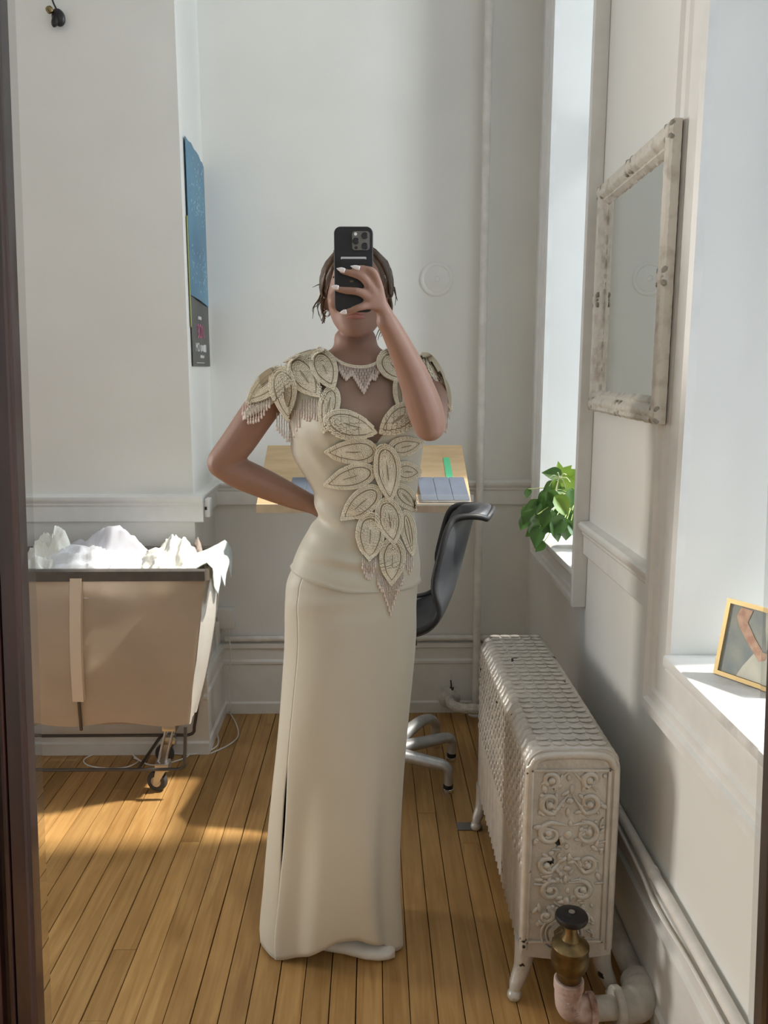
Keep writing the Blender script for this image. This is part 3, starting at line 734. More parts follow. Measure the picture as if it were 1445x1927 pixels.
def rad_outline(k, r=.045):
    pts = []
    for t in range(0, 9):
        a = pi * t / 16; pts.append((XC + HW - r + r * cos(a), RZ1 - r + r * sin(a)))
    for t in range(0, 9):
        a = pi / 2 + pi * t / 16; pts.append((XC - HW + r + r * cos(a), RZ1 - r + r * sin(a)))
    n = 14
    for t in range(1, n + 1): pts.append((XC - HW, RZ1 - r - (RZ1 - r - RZ0) * t / n))
    for t in range(1, 6): pts.append((XC - HW + 2 * HW * t / 6, RZ0 - .012 * sin(pi * t / 6)))
    for t in range(0, n): pts.append((XC + HW, RZ0 + (RZ1 - r - RZ0) * t / n))
    return pts
OUT = rad_outline(0)
def section_mesh(first):
    m = MB()
    # profile across the thickness: a raised rib pair with fine fluting
    ys = [0, .004, .011, .018, .024, .030, .036, .043, .050, .056, .0597]
    ins = [.016, .006, .0015, .000, .003, .0065, .003, .000, .0015, .006, .016]
    n = len(OUT); rings = []
    for y_, d in zip(ys, ins):
        ring = []
        for (x_, z_) in OUT:
            k = 1.0; dx = XC - x_; dz = (RZ0 + RZ1) / 2 - z_
            wob = .0012 * sin(z_ * 210 + x_ * 90) * (1 if .004 < y_ < .056 else 0) * smoothstep(.30, .42, z_)
            nx = x_ + (d + wob) * (1 if dx > 0 else -1) * smoothstep(0, .03, abs(dx))
            nz = z_ - (d + wob) * smoothstep(RZ1 - .05, RZ1 - .02, z_) + d * (1 - smoothstep(RZ0, RZ0 + .03, z_))
            ring.append((nx, y_, nz))
        rings.append(ring)
    vs = [p for r in rings for p in r]; fs = []
    for i in range(len(rings) - 1):
        for j in range(n): fs.append((i * n + j, i * n + (j + 1) % n, (i + 1) * n + (j + 1) % n, (i + 1) * n + j))
    fs += [tuple(range(n)), tuple((len(rings) - 1) * n + j for j in range(n - 1, -1, -1))]
    m.add(vs, fs)
    # cast scales across the top shoulder and down the flank
    for sx in (-1, 1):
        for k in range(9):
            z_ = RZ1 - .055 - k * .030; r = .0075
            for y_ in (.0165, .044): m.ball((XC + sx * (HW - .001), y_, z_), (.0042, .007, .012), 6, 5)
    for k in range(5):
        x_ = XC - HW + .045 + k * (2 * HW - .09) / 4
        m.ball((x_, .018, RZ1 - .0005), (.017, .011, .0028), 8, 5)
        m.ball((x_, .044, RZ1 - .0005), (.017, .011, .0028), 8, 5)
    return m
sm = section_mesh(False)
first = sm.build('radiator_section', M_rad, rd, smooth=50, origin=None)
first.location = (0, RY0, 0); first.matrix_parent_inverse = Matrix.Translation(-Vector(rd.location))
for k in range(1, NS):
    o = first.copy(); COL.objects.link(o); o.location = (0, RY0 + k * RP, 0); o.parent = rd; o.matrix_parent_inverse = first.matrix_parent_inverse.copy()
# end panel with cast scrollwork
ep = MB()
EY = RY0 + .004
fx0, fx1, fz0, fz1 = RX0 + .020, RX1 - .030, RZ0 + .045, RZ1 - .058
ep.prism([(XC + (x_ - XC) * .965, EY - .006, RZ0 + .006 + (z_ - RZ0) * .975) for x_, z_ in OUT], (0, 0, 0), (0, .016, 0))
for (a, b, c_, d) in ((fx0 - .008, fx1 + .008, fz1, fz1 + .007), (fx0 - .008, fx1 + .008, fz0 - .007, fz0)): ep.bbox(a, b, EY - .011, EY, c_, d, r=.002)
for (a, b) in ((fx0 - .008, fx0 - .001), (fx1 + .001, fx1 + .008), (fx1 + .014, fx1 + .020)): ep.bbox(a, b, EY - .011, EY, fz0 - .007, fz1 + .007, r=.002)
ep.tube(spline([(RX0 + .009, EY, RZ0 + .02), (RX0 + .009, EY, .35), (RX0 + .010, EY, RZ1 - .075), (RX0 + .016, EY - .002, RZ1 - .046), (RX0 + .036, EY - .003, RZ1 - .024), (XC, EY - .003, RZ1 - .019), (RX1 - .036, EY - .003, RZ1 - .024), (RX1 - .016, EY - .002, RZ1 - .046), (RX1 - .010, EY, RZ1 - .075), (RX1 - .009, EY, .35), (RX1 - .009, EY, RZ0 + .02)], 6), .0105, 12)
panel = ep.build('end_panel', M_rad, rd, smooth=40)
sc = MB(); fy = EY - .0065
cxp = (fx0 + fx1) / 2
def scroll(cx_, cz_, r0, turns, a0, sgn, wid=.006, tail=None):
    pts = []; rs = []
    for i in range(26):
        t = i / 25; a = a0 + sgn * turns * 2 * pi * t; r = r0 * (1 - t * .78)
        pts.append((cx_ + r * cos(a), fy, cz_ + r * sin(a))); rs.append(wid * (.55 + .45 * sin(pi * min(1, .25 + t))))
    if tail:
        pts = [(cx_ + tail[0], fy, cz_ + tail[1])] + pts; rs = [.002] + rs
    sc.tube(pts, rs, 7); sc.ball(pts[-1], wid * 1.25, 8, 6)
rg = random.Random(5)
for (zc, r0, dx) in ((.555, .020, .046), (.500, .026, .042), (.425, .028, .040), (.352, .022, .044), (.285, .024, .034), (.222, .018, .044)):
    for s in (-1, 1):
        scroll(cxp + s * dx, zc, r0, 1.15, radians(90 if zc % .02 < .01 else 250) if s > 0 else radians(90 if zc % .02 < .01 else 290), -s if int(zc * 1000) % 2 else s, .0074, (-s * dx * .9, .02))
for k in range(15):
    z_ = fz0 + .015 + k * (fz1 - fz0 - .03) / 14
    sc.ball((cxp + .004 * sin(k * 2.1), fy, z_), (.006 + .004 * (k % 3 == 0), .005, .008 + .004 * (k % 2)), 8, 6)
for k in range(150):                                      # leafy tufts
    s = rg.choice((-1, 1)); x_ = cxp + s * rg.uniform(.008, fx1 - cxp - .004); z_ = rg.uniform(fz0 + .01, fz1 - .01)
    sc.ball((x_, fy, z_), (rg.uniform(.003, .0075), .0055, rg.uniform(.005, .014)), 7, 5, Matrix.Rotation(rg.uniform(0, 3), 3, 'Y'))
o = sc.build('scrollwork', M_rad, panel, smooth=60)
# ring boss around the valve inlet
VX, VZ = .430, .178
bo = MB()
for r, w in ((.046, .006), (.036, .005), (.027, .005)):
    bo.tube([(VX + r * cos(a), EY - .008, VZ + r * sin(a)) for a in [2 * pi * k / 28 for k in range(29)]], w * .6, 8)
bo.lathe([(.03, 0), (.03, .012), (.018, .014), (.018, .03)], (VX, EY, VZ), (0, -1, 0), 20)
bo.build('inlet_boss', M_rad, panel, smooth=50)
def rad_leg(sx, y_):
    b = Vector((XC + sx * (HW - .020), y_, RZ0 + .03)); f = Vector((XC + sx * (HW + .006), y_ - .012, .0))
    pts = [b + Vector((0, 0, .0)), b + Vector((sx * .004, 0, -.04)), b + Vector((sx * .010, -.004, -.075)), b.lerp(f, .72) + Vector((sx * .004, -.004, .0)), f + Vector((sx * .001, -.006, .028)), f + Vector((sx * .003, -.010, .018))]
    m = MB(); pp = spline(pts, 4); n_ = len(pp)
    m.tube(pp, [.028 - .017 * (i / (n_ - 1)) ** .8 for i in range(n_)], 12)
    m.ball(f + Vector((sx * .003, -.010, .0155)), (.017, .017, .0155), 12, 8)
    m.ball(f + Vector((sx * .001, -.004, .034)), (.011, .011, .014), 10, 7)
    m.build('leg', M_rad, rd, smooth=50)
for yy in (RY0 + .026, RY0 + (NS - 1) * RP + .024):
    for s in (-1, 1): rad_leg(s, yy)

# valve and supply pipes
vv = empty('radiator_valve', (VX, 1.63, .03), 'brass steam valve with a black hand wheel below the radiator panel', 'valve')
vy = 1.628
MB().lathe([(.030, 0), (.034, .004), (.036, .010), (.034, .016), (.022, .020), (.010, .021), (.004, .020)], (VX + .003, vy, .262), (0, 0, 1), 28).build('hand_wheel', M_black, vv)
MB().lathe([(.004, 0), (.007, .001), (.007, .003), (.003, .004)], (VX + .003, vy, .2825), (0, 0, 1), 12).build('wheel_nut', M_steel, vv)
MB().lathe([(.024, .120), (.027, .124), (.027, .140), (.034, .146), (.040, .158), (.042, .175), (.039, .194), (.041, .198), (.041, .205), (.032, .214), (.020, .220), (.014, .236), (.014, .250), (.010, .254), (.010, .263)], (VX + .003, vy, 0), (0, 0, 1), 28).build('valve_body', M_brass, vv)
MB().lathe([(.028, 0), (.032, .004), (.032, .022), (.026, .026), (.022, .05)], (VX + .003, vy + .02, .182), (0, 1, 0), 6).build('union_nut', M_brass, vv)
M_pink = mat('rusty_pink_fitting', (0.60, 0.46, 0.41), rough=0.6, color2=(0.22, 0.10, 0.06), vscale=14, cr=(.34, .5), bump=.2)
M_pipeo = mat('old_painted_pipe', (0.58, 0.55, 0.49), rough=0.6, var=0.3, vscale=14, bump=0.3, bscale=30)
pe = empty('elbow_fitting', (VX, vy, 0), 'pinkish rust-stained elbow fitting under the brass valve', 'pipe fitting')
m = MB(); m.lathe([(.030, .098), (.033, .100), (.033, .118), (.030, .121)], (VX + .003, vy, 0), (0, 0, 1), 24); m.build('collar', M_pink, pe)
m = MB(); m.tube(spline([(VX + .003, vy, .112), (VX + .003, vy, .072), (VX + .010, vy + .001, .050), (VX + .030, vy + .003, .042), (VX + .060, vy + .005, .041)], 6), .030, 20); m.build('elbow', M_pink, pe, smooth=60)
m = MB(); m.lathe([(.034, 0), (.035, .002), (.035, .012), (.034, .014)], (VX + .050, vy + .004, .041), (1, .04, 0), 24); m.build('bead', M_pink, pe)
text('embossed_lettering', 'ANVIL', .016, (VX + .008, vy - .0300, .066), (radians(90), radians(62), 0), M_pink, pe, 1, .0012)
sp = empty('supply_pipe', (.55, 1.65, 0), 'thick cream supply pipe bending round beside the radiator along the wall', 'pipe')
m = MB(); m.tube([(VX + .062, vy + .004, .041), (VX + .125, vy + .008, .042)], .026, 20); m.build('short_pipe', M_pipeo, sp, smooth=60)
m = MB(); m.tube(spline([(VX + .115, vy + .008, .043), (VX + .150, vy + .012, .044), (VX + .172, vy + .026, .045), (VX + .182, vy + .055, .047), (VX + .182, vy + .085, .048)], 6), [.038] * 7 + [.040] * 12 + [.037] * 6, 20); m.build('bend', M_pipeo, sp, smooth=60)
m = MB(); m.lathe([(.040, 0), (.043, .003), (.043, .016), (.040, .019)], (VX + .108, vy + .008, .043), (1, 0.1, 0), 24); m.build('collar', M_pipeo, sp)
m = MB(); m.tube([(VX + .182, vy + .06, .048), (VX + .178, 2.2, .055), (VX + .170, 2.6, .06), (VX + .165, WB - .03, .065)], .026, 18); m.build('long_pipe', M_pipeo, sp, smooth=60)
M_mat = mat('grey_felt', (.17, .16, .15), rough=.95)
c_ = atz(880, 1556, 0)
tag(MB().bbox(c_.x - .035, c_.x + .045, c_.y - .022, c_.y + .022, .0005, .004, r=.0015).build('floor_patch', M_mat), 'grey patch of felt on the boards by the rear radiator foot', 'patch')

# ------------------------------------------------------------------ wall mirror
M_mfr = mat('chipped_white_frame', (0.62, 0.59, 0.53), rough=0.55, color2=(0.46, 0.42, 0.36), vscale=28, cr=(.30, .50), bump=0.35, bscale=70)
M_mirror = mat('mirror_glass', (0.86, 0.88, 0.86), rough=0.01, metal=1.0)
MY0, MY1, MZ0, MZ1 = 1.755, 2.385, 1.335, 1.945
wm = empty('wall_mirror', (WR, 2.07, 1.64), 'square mirror in a chipped white carved frame between the windows', 'mirror')
tilt = .022                                                # the near edge stands off the wall a little
def mx_(y_): return WR - .006 - tilt * (MY1 - y_) / (MY1 - MY0)
FW = .058
pr = [(0, 0), (0, .018), (.006, .024), (.014, .022), (.020, .026), (.032, .024), (.040, .014), (.046, .016), (.052, .010), (.058, .004), (.058, 0)]   # (in from the outer edge, out from the wall)
def frame_member(c0, c1, inw, name):
    # c0,c1 = outer corners (y,z); inw = inward direction (dy,dz); mitred ends
    c0 = Vector(c0); c1 = Vector(c1); inw = Vector(inw); al = (c1 - c0).normalized(); L_ = (c1 - c0).length
    n = 60; rows = []
    for i in range(n + 1):
        row = []
        for (d, o) in pr:
            t = d + (L_ - 2 * d) * i / n
            p = c0 + al * t + inw * d
            jag = (.0022 * noise.noise(Vector((p.x * 70, p.y * 70, 3))) + .0012 * noise.noise(Vector((p.x * 190, p.y * 190, 8)))) * (1 if d < .001 or d > .05 else .4)
            p = p + inw * jag * 1.2
            row.append((mx_(p.x) - o - (jag if o > 0 else 0), p.x, p.y))
        rows.append(row)
    return MB().grid(rows).build(name, M_mfr, wm, smooth=45)
corners = [(MY0, MZ0), (MY1, MZ0), (MY1, MZ1), (MY0, MZ1)]
inws = [(0, 1), (-1, 0), (0, -1), (1, 0)]
for k in range(4): frame_member(corners[k], corners[(k + 1) % 4], inws[k], 'frame_rail')
def ornament(y_, z_, s, name):
    m = MB(); rg = random.Random(int(y_ * 1000 + z_ * 77))
    for k in range(16):
        a = 2 * pi * k / 8; r = s * (.35 + .5 * (k % 2))
        m.ball((mx_(y_) - .019, y_ + r * cos(a), z_ + r * sin(a) * .8), (.007, s * .38, s * .24), 8, 6, Matrix.Rotation(a, 3, 'X'))
    m.ball((mx_(y_) - .021, y_, z_), (.008, s * .6, s * .6), 10, 7)
    m.build(name, M_mfr, wm, smooth=60)
for y_, z_ in ((MY0 + .02, MZ0 + .02), (MY1 - .02, MZ0 + .02), (MY1 - .02, MZ1 - .02), (MY0 + .02, MZ1 - .02)): ornament(y_, z_, .024, 'corner_carving')
for y_, z_ in ((2.07, MZ0 + .020), (2.07, MZ1 - .020), (MY0 + .02, 1.64), (MY1 - .02, 1.64)): ornament(y_, z_, .026, 'centre_carving')
m = MB(); a = FW - .004
q = [(mx_(MY0 + a) - .004, MY0 + a, MZ0 + a), (mx_(MY1 - a) - .004, MY1 - a, MZ0 + a), (mx_(MY1 - a) - .004, MY1 - a, MZ1 - a), (mx_(MY0 + a) - .004, MY0 + a, MZ1 - a)]
m.add(q, [(0, 1, 2, 3)]); m.build('mirror_pane', M_mirror, wm, smooth=0)
m = MB(); q0 = [(mx_(y_) - .002, y_, z_) for y_, z_ in ((MY0 + .004, MZ0 + .004), (MY1 - .004, MZ0 + .004), (MY1 - .004, MZ1 - .004), (MY0 + .004, MZ1 - .004))]
m.add(q0 + [(x_ + .004, y_, z_) for x_, y_, z_ in q0], [(0, 1, 2, 3), (7, 6, 5, 4), (0, 4, 5, 1), (1, 5, 6, 2), (2, 6, 7, 3), (3, 7, 4, 0)]); m.build('backing_board', mat('dark_backing', (.03, .025, .02), rough=.9), wm, smooth=0)

# ------------------------------------------------------------------ trailing plant on the far sill
M_leaf = mat('pothos_leaf', (0.10, 0.21, 0.05), rough=0.35, color2=(0.055, 0.13, 0.035), vscale=18, cr=(.35, .65), translucent=0.32)
M_leafy = mat('pothos_leaf_young', (0.27, 0.40, 0.06), rough=0.35, color2=(0.16, 0.30, 0.05), vscale=18, cr=(.35, .65), translucent=0.42)
M_stem = mat('pale_green_stem', (0.42, 0.52, 0.20), rough=0.5)
M_terra = mat('terracotta', (0.45, 0.19, 0.09), rough=0.8, var=.2)
pl = empty('trailing_pothos', (.735, 2.74, SILLZ), 'leafy green trailing plant on the far window sill', 'plant')
MB().lathe([(.045, .004), (.050, .006), (.060, .085), (.064, .086), (.064, .102), (.058, .102), (.055, .09), (.003, .088)], (.735, 2.74, SILLZ), n=24).build('pot', M_terra, pl)
def leaf_geo(L_, W_, cup, fold):
    m = MB(); rows = []
    for i in range(9):
        t = i / 8; w_ = W_ * (sin(pi * t ** .75) ** .85) * (1.15 - .55 * t) if 0 < t < 1 else .0006
        rows.append([(s * w_, t * L_ - .12 * L_ * (1 - t) * (abs(s) > .5) * (t < .2), fold * abs(s) * w_ - cup * t * t * L_) for s in (-1, -.5, 0, .5, 1)])
    return m.grid(rows)
rg = random.Random(21)
root = Vector((.735, 2.74, SILLZ + .10))
spots = [  # pixel of the leaf's middle, distance, length, direction of the tip in the picture (deg, 0 right, 90 down), young
    (1037, 892, 2.66, .060, 200, 0), (1064, 888, 2.70, .055, 300, 1), (1078, 893, 2.68, .060, 330, 1), (1050, 880, 2.75, .045, 270, 1), (1075, 915, 2.62, .06, 20, 1),
    (1046, 912, 2.64, .045, 100, 1), (1060, 955, 2.56, .075, 60, 1), (1075, 940, 2.60, .06, 90, 0), (1000, 955, 2.66, .060, 160, 0), (992, 970, 2.68, .065, 130, 0),
    (986, 985, 2.70, .060, 110, 0), (1004, 990, 2.60, .070, 95, 0), (1010, 1012, 2.58, .065, 100, 0), (1001, 1000, 2.66, .055, 150, 0), (1030, 985, 2.57, .075, 100, 0),
    (1048, 1000, 2.55, .080, 60, 0), (1042, 990, 2.54, .075, 150, 0), (1066, 1000, 2.56, .070, 80, 0), (1076, 985, 2.58, .070, 100, 0), (1030, 950, 2.62, .06, 110, 0),
    (1022, 940, 2.66, .06, 140, 0), (1040, 940, 2.60, .06, 70, 0), (1018, 965, 2.63, .06, 120, 0), (1033, 918, 2.66, .05, 150, 0), (1056, 925, 2.66, .055, 30, 0),
    (993, 930, 2.72, .035, 100, 0), (1068, 965, 2.62, .06, 120, 0), (1015, 1030, 2.60, .04, 120, 0), (1084, 1000, 2.55, .06, 60, 0), (1080, 960, 2.64, .06, 10, 0),
    (1084, 925, 2.64, .06, 340, 0), (1090, 900, 2.68, .06, 350, 1), (1095, 950, 2.62, .06, 20, 0), (1052, 970, 2.60, .06, 130, 0), (1010, 975, 2.7, .05, 60, 0)]
for (u_, v_, Y_, L_, dg, yg) in spots:
    c_ = at(u_, v_, Y_); c_.z = max(c_.z, SILLZ + .02) if c_.x > WR - .05 else c_.z
    L_ *= 1.0; a = radians(dg + rg.uniform(-12, 12))
    ydir = (Vector((cos(a), 0, -sin(a))) + Vector((0, rg.uniform(-.45, .25), 0))).normalized()
    nz_ = Vector((rg.uniform(-.5, .5), -1, rg.uniform(.1, .9))); nz_ = (nz_ - ydir * nz_.dot(ydir)).normalized(); xd = ydir.cross(nz_)
    m = leaf_geo(L_, L_ * .42, rg.uniform(.05, .3), rg.uniform(.1, .5))
    Mx = Matrix((xd, ydir, nz_)).transposed()
    m.v = [tuple(Mx @ (Vector(p) - Vector((0, L_ * .5, 0))) + c_) for p in m.v]
    lf = m.build('leaf', M_leafy if yg else M_leaf, pl, smooth=80, fix=False)
    base = c_ - ydir * L_ * .5
    mid = (base + root) / 2 + Vector((-.02, -.02, .05))
    s_ = MB(); s_.tube(spline([root + Vector((rg.uniform(-.02, .02), rg.uniform(-.02, .02), -.01)), mid, base], 5), .0016, 5); s_.build('stalk', M_stem, lf)
s_ = MB()
for k in range(7):
    p0 = at(1052, 900, 2.62); a = 2 * pi * k / 7
    s_.tube(spline([p0, p0 + Vector((.02 * cos(a), -.005, .014 * sin(a) + .004)), p0 + Vector((.035 * cos(a), -.004, .03 * sin(a) - .012))], 4), .0015, 5)
p0 = at(1050, 905, 2.60); s_.tube(spline([p0, p0 + Vector((-.006, 0, -.03)), p0 + Vector((.008, 0, -.06))], 4), .0017, 5)
s_.build('pale_roots', mat('pale_root', (.72, .76, .5), rough=.6), pl)

# ------------------------------------------------------------------ framed painting on the near sill
M_gold = mat('thin_gold_frame', (0.50, 0.36, 0.16), rough=0.35, metal=0.55)
bl_, br_ = Vector((.681, 1.563, SILLZ + .005)), Vector((.752, 1.449, SILLZ + .005))
ax = (br_ - bl_).normalized(); W_ = .155; Hh = .152
back = Vector((-ax.y, ax.x, 0)); back = back if back.y > 0 else -back
upv = (Vector((0, 0, 1)) + back * .20).normalized(); nf = -(ax.cross(upv)); nf = nf if nf.y < 0 else -nf
fp = empty('framed_painting', bl_, 'small gold-framed painting of a white dress leaning on the near sill', 'painting')
def pp_(s, t, h=0): return bl_ + ax * (s * W_) + upv * (t * Hh) + nf * h
def slab(s0, s1, t0, t1, h0, h1):
    q = [pp_(s0, t0, h0), pp_(s1, t0, h0), pp_(s1, t1, h0), pp_(s0, t1, h0)]; q2 = [p + nf * (h1 - h0) for p in q]
    return MB().add(q + q2, [(3, 2, 1, 0), (4, 5, 6, 7), (0, 1, 5, 4), (1, 2, 6, 5), (2, 3, 7, 6), (3, 0, 4, 7)])
fwd = .055
for a in ((0, 1, 0, fwd), (0, 1, 1 - fwd, 1), (0, fwd, fwd, 1 - fwd), (1 - fwd, 1, fwd, 1 - fwd)): slab(*a, -.004, .006).build('frame_side', M_gold, fp, smooth=0)
M_pbg = mat('painted_grey_ground', (0.24, 0.28, 0.28), rough=.6, color2=(0.36, 0.37, 0.32), vscale=22, cr=(.35, .65))
slab(fwd - .01, 1 - fwd + .01, fwd - .01, 1 - fwd + .01, -.003, .001).build('canvas', M_pbg, fp, smooth=0)
M_pskin = mat('painted_skin', (0.48, 0.27, 0.19), rough=.6, color2=(0.62, 0.42, 0.30), vscale=60, cr=(.35, .65))
M_pdress = mat('painted_dress', (0.66, 0.64, 0.53), rough=.6, color2=(0.48, 0.49, 0.42), vscale=40, cr=(.3, .6), stretch=(1, 1, .3))
def shape(pts, h, material, name):
    lo = [pp_(s, t, h - .0006) for s, t in pts]; hi = [pp_(s, t, h) for s, t in pts]; n = len(pts)
    MB().add(lo + hi, [(i, (i + 1) % n, n + (i + 1) % n, n + i) for i in range(n)] + [tuple(range(n - 1, -1, -1)), tuple(range(n, 2 * n))]).build(name, material, fp, smooth=0)
shape([(.30, .06), (.36, .20), (.50, .44), (.60, .46), (.72, .44), (.80, .46), (.92, .40), (.945, .06)], .0020, M_pdress, 'painted_skirt')
shape([(.16, .80), (.22, .68), (.36, .52), (.50, .38), (.56, .36), (.62, .42), (.56, .48), (.46, .58), (.32, .76), (.36, .92), (.20, .93)], .0026, M_pskin, 'painted_arm')
shape([(.62, .94), (.66, .70), (.70, .56), (.76, .50), (.84, .52), (.90, .70), (.94, .94)], .0018, M_pskin, 'painted_back')
shape([(.56, .94), (.60, .72), (.66, .50), (.72, .46), (.70, .58), (.66, .74), (.63, .94)], .0024, M_pdress, 'painted_bodice')
shape([(.74, .50), (.80, .48), (.84, .36), (.86, .30), (.80, .34), (.76, .42)], .0028, M_pskin, 'painted_hand')
shape([(.48, .40), (.58, .46), (.68, .44), (.66, .36), (.56, .32)], .0029, M_pskin, 'painted_hand')

# ------------------------------------------------------------------ dark carved mirror frame standing in front
def dark_wood():
    return mat('dark_mahogany', (0.032, 0.012, 0.009), rough=0.32, color2=(0.013, 0.006, 0.006), vscale=9, stretch=(6, 6, .6), cr=(.3, .7), coat=.3, bump=.05)
M_mah = dark_wood()
LEAN = math.atan((.984 - .875) / (1.88 - .64))
Mf = Matrix.Translation((0.033, .928, 1.262)) @ Matrix.Rotation(-LEAN, 4, 'X')
IL, IR, ZT, ZB = -.433, .436, .93, -1.10
lf = empty('standing_mirror_frame', (0.033, .85, 0), 'dark carved mahogany frame of the big standing mirror in front', 'mirror frame')
prs = [(0, .004), (.002, -.006), (.004, -.008), (.018, -.012), (.0195, -.008), (.0215, -.015), (.0245, -.015), (.026, -.009), (.032, -.008), (.035, -.016), (.045, -.022), (.070, -.026), (.100, -.024), (.112, -.018), (.114, .02), (0, .02)]
def stile(x0, sgn, z0, z1, name):
    poly = [Mf @ Vector((x0 + sgn * d, o, z0)) for d, o in prs]
    return MB().prism(poly, Mf @ Vector((0, 0, z0)), Mf @ Vector((0, 0, z1))).build(name, M_mah, lf, smooth=25)
sL = stile(IL, -1, ZB - .11, ZT + .11, 'stile'); sR = stile(IR, 1, ZB - .11, ZT + .11, 'stile')
def railf(z0, sgn, name):
    poly = [Mf @ Vector((IL, o, z0 + sgn * d)) for d, o in prs]
    return MB().prism(poly, Mf @ Vector((IL, 0, 0)), Mf @ Vector((IR, 0, 0))).build(name, M_mah, lf, smooth=25)
railf(ZT, 1, 'top_rail'); railf(ZB, -1, 'bottom_rail')
for x0, sgn, st_ in ((IL, -1, sL), (IR, 1, sR)):
    m = MB()
    for k in range(22):
        z_ = ZB + .05 + k * .09; c_ = Vector((x0 + sgn * .062, -.030, z_))
        pts = [c_ + Vector((sgn * .022 * cos(a) * (1 - t_ * .7), -.004, .034 * sin(a) * (1 - t_ * .6))) for t_, a in [(i / 14, 5.5 * i / 14 + (k % 2) * pi) for i in range(15)]]
        m.tube([Mf @ p for p in pts], [.0065 - .003 * i / 14 for i in range(15)], 7)
        m.ball(Mf @ (c_ + Vector((sgn * .012, -.004, .045))), (.008, .006, .010), 8, 6)
    m.build('carving', M_mah, st_, smooth=60)
# bevelled strip of the glass along each stile (a thin wedge of clear glass)
M_bev = bpy.data.materials.new('bevelled_glass'); M_bev.use_nodes = True
b_ = M_bev.node_tree.nodes['Principled BSDF']; b_.inputs['Transmission Weight'].default_value = 1; b_.inputs['Roughness'].default_value = 0.0; b_.inputs['IOR'].default_value = 1.45
b_.inputs['Specular IOR Level'].default_value = .15
for x0, sgn in ((IL, 1), (IR, -1)):
    w_ = .0165; pr_ = [(x0, 0), (x0, -.0036 + .00030), (x0 + sgn * w_, -.0036), (x0 + sgn * w_, 0)]
    pr_ = [(x0 - sgn * .002, .0), (x0 - sgn * .002, -.00032), (x0 + sgn * w_, -.00012), (x0 + sgn * w_, .0)]
    MB().prism([Mf @ Vector((a, o, ZB)) for a, o in pr_], Mf @ Vector((0, 0, ZB)), Mf @ Vector((0, 0, ZT))).build('glass_bevel', M_bev, lf, smooth=0)
# ------------------------------------------------------------------ the woman
M_skin = mat('skin', (0.36, 0.215, 0.165), rough=0.5, color2=(0.335, 0.195, 0.145), vscale=30, cr=(.3, .7), sss=.15, spec=.35)
M_satin = mat('ivory_satin', (0.595, 0.565, 0.47), rough=0.5, var=0.03, vscale=5, bump=0.03, bscale=300, sheen=.3, spec=.4)
M_pearl = mat('ivory_pearl_bead', (0.93, 0.875, 0.73), rough=0.28, spec=.6)
M_back = mat('bead_backing_cloth', (0.58, 0.52, 0.40), rough=0.8)
M_line = mat('bronze_thread', (0.38, 0.31, 0.21), rough=0.7)
M_crys = mat('blush_crystal_bead', (0.78, 0.68, 0.62), rough=0.18, spec=.8, metal=.1)
M_sheer = mat('nude_tulle', (0.50, 0.37, 0.29), rough=0.7, alpha=.45)
M_hair = mat('brown_hair', (0.060, 0.034, 0.019), rough=0.42, color2=(0.115, 0.066, 0.036), vscale=70, stretch=(1, 1, .12), cr=(.35, .65), bump=.25, bscale=120)
M_nail = mat('white_nail', (0.86, 0.82, 0.82), rough=0.2)
M_lip = mat('lip', (0.40, 0.17, 0.14), rough=0.42)
M_shoe = mat('white_ballet_flat', (0.74, 0.71, 0.66), rough=0.5, var=.08, vscale=20)
def dep(p): return (Vector(p) - EYE).dot(_fw)
def mpx(px, p): return px * dep(p) / FPX

woman = empty('person', (-.05, 1.93, 0), 'woman in a long ivory beaded gown taking a phone photo', 'person')

# torso and gown outlines: (v, left u, right u, distance, front half-depth, back half-depth)
TORSO = [(612, 640, 700, 1.968, .040, .045), (630, 625, 711, 1.968, .050, .055), (650, 623, 716, 1.965, .055, .060), (660, 613, 728, 1.962, .060, .066), (672, 585, 765, 1.958, .064, .074),
         (685, 549, 793, 1.955, .070, .080), (702, 527, 808, 1.953, .080, .086), (722, 527, 812, 1.95, .090, .088), (745, 540, 805, 1.95, .102, .088), (772, 546, 801, 1.95, .120, .087), (800, 549, 799, 1.95, .126, .086),
         (830, 552, 793, 1.95, .116, .084), (870, 563, 788, 1.95, .100, .080), (916, 590, 782, 1.95, .090, .078), (945, 597, 778, 1.95, .084, .077), (968, 601, 776, 1.95, .082, .078), (985, 592, 777, 1.95, .083, .083),
         (1010, 576, 780, 1.95, .086, .092), (1041, 561, 785, 1.95, .090, .103), (1066, 552, 787, 1.95, .094, .110), (1095, 542, 786, 1.95, .097, .115)]
SKIRT = [(1030, 566, 782, 1.95, .086, .098), (1062, 554, 785, 1.95, .092, .108), (1094, 541, 785, 1.95, .096, .114), (1134, 538, 782, 1.95, .098, .116), (1204, 538, 780, 1.95, .098, .112), (1295, 531, 773, 1.948, .099, .108),
         (1368, 525, 767, 1.945, .100, .108), (1459, 518, 760, 1.942, .103, .112), (1568, 511, 753, 1.937, .110, .120), (1660, 505, 751, 1.932, .116, .128), (1730, 499, 755, 1.93, .120, .134), (1757, 500, 756, 1.93, .120, .135)]
def resample(T, k):
    out = []
    for i in range(len(T) - 1):
        for j in range(k):
            t = j / k
            p0, p1, p2, p3 = T[max(i - 1, 0)], T[i], T[i + 1], T[min(i + 2, len(T) - 1)]
            row = []
            for a, b, c, d in zip(p0, p1, p2, p3):
                row.append(.5 * (2 * b + (c - a) * t + (2 * a - 5 * b + 4 * c - d) * t * t + (3 * b - a - 3 * c + d) * t ** 3))
            row[0] = p1[0] + (p2[0] - p1[0]) * t
            out.append(tuple(row))
    return out + [T[-1]]
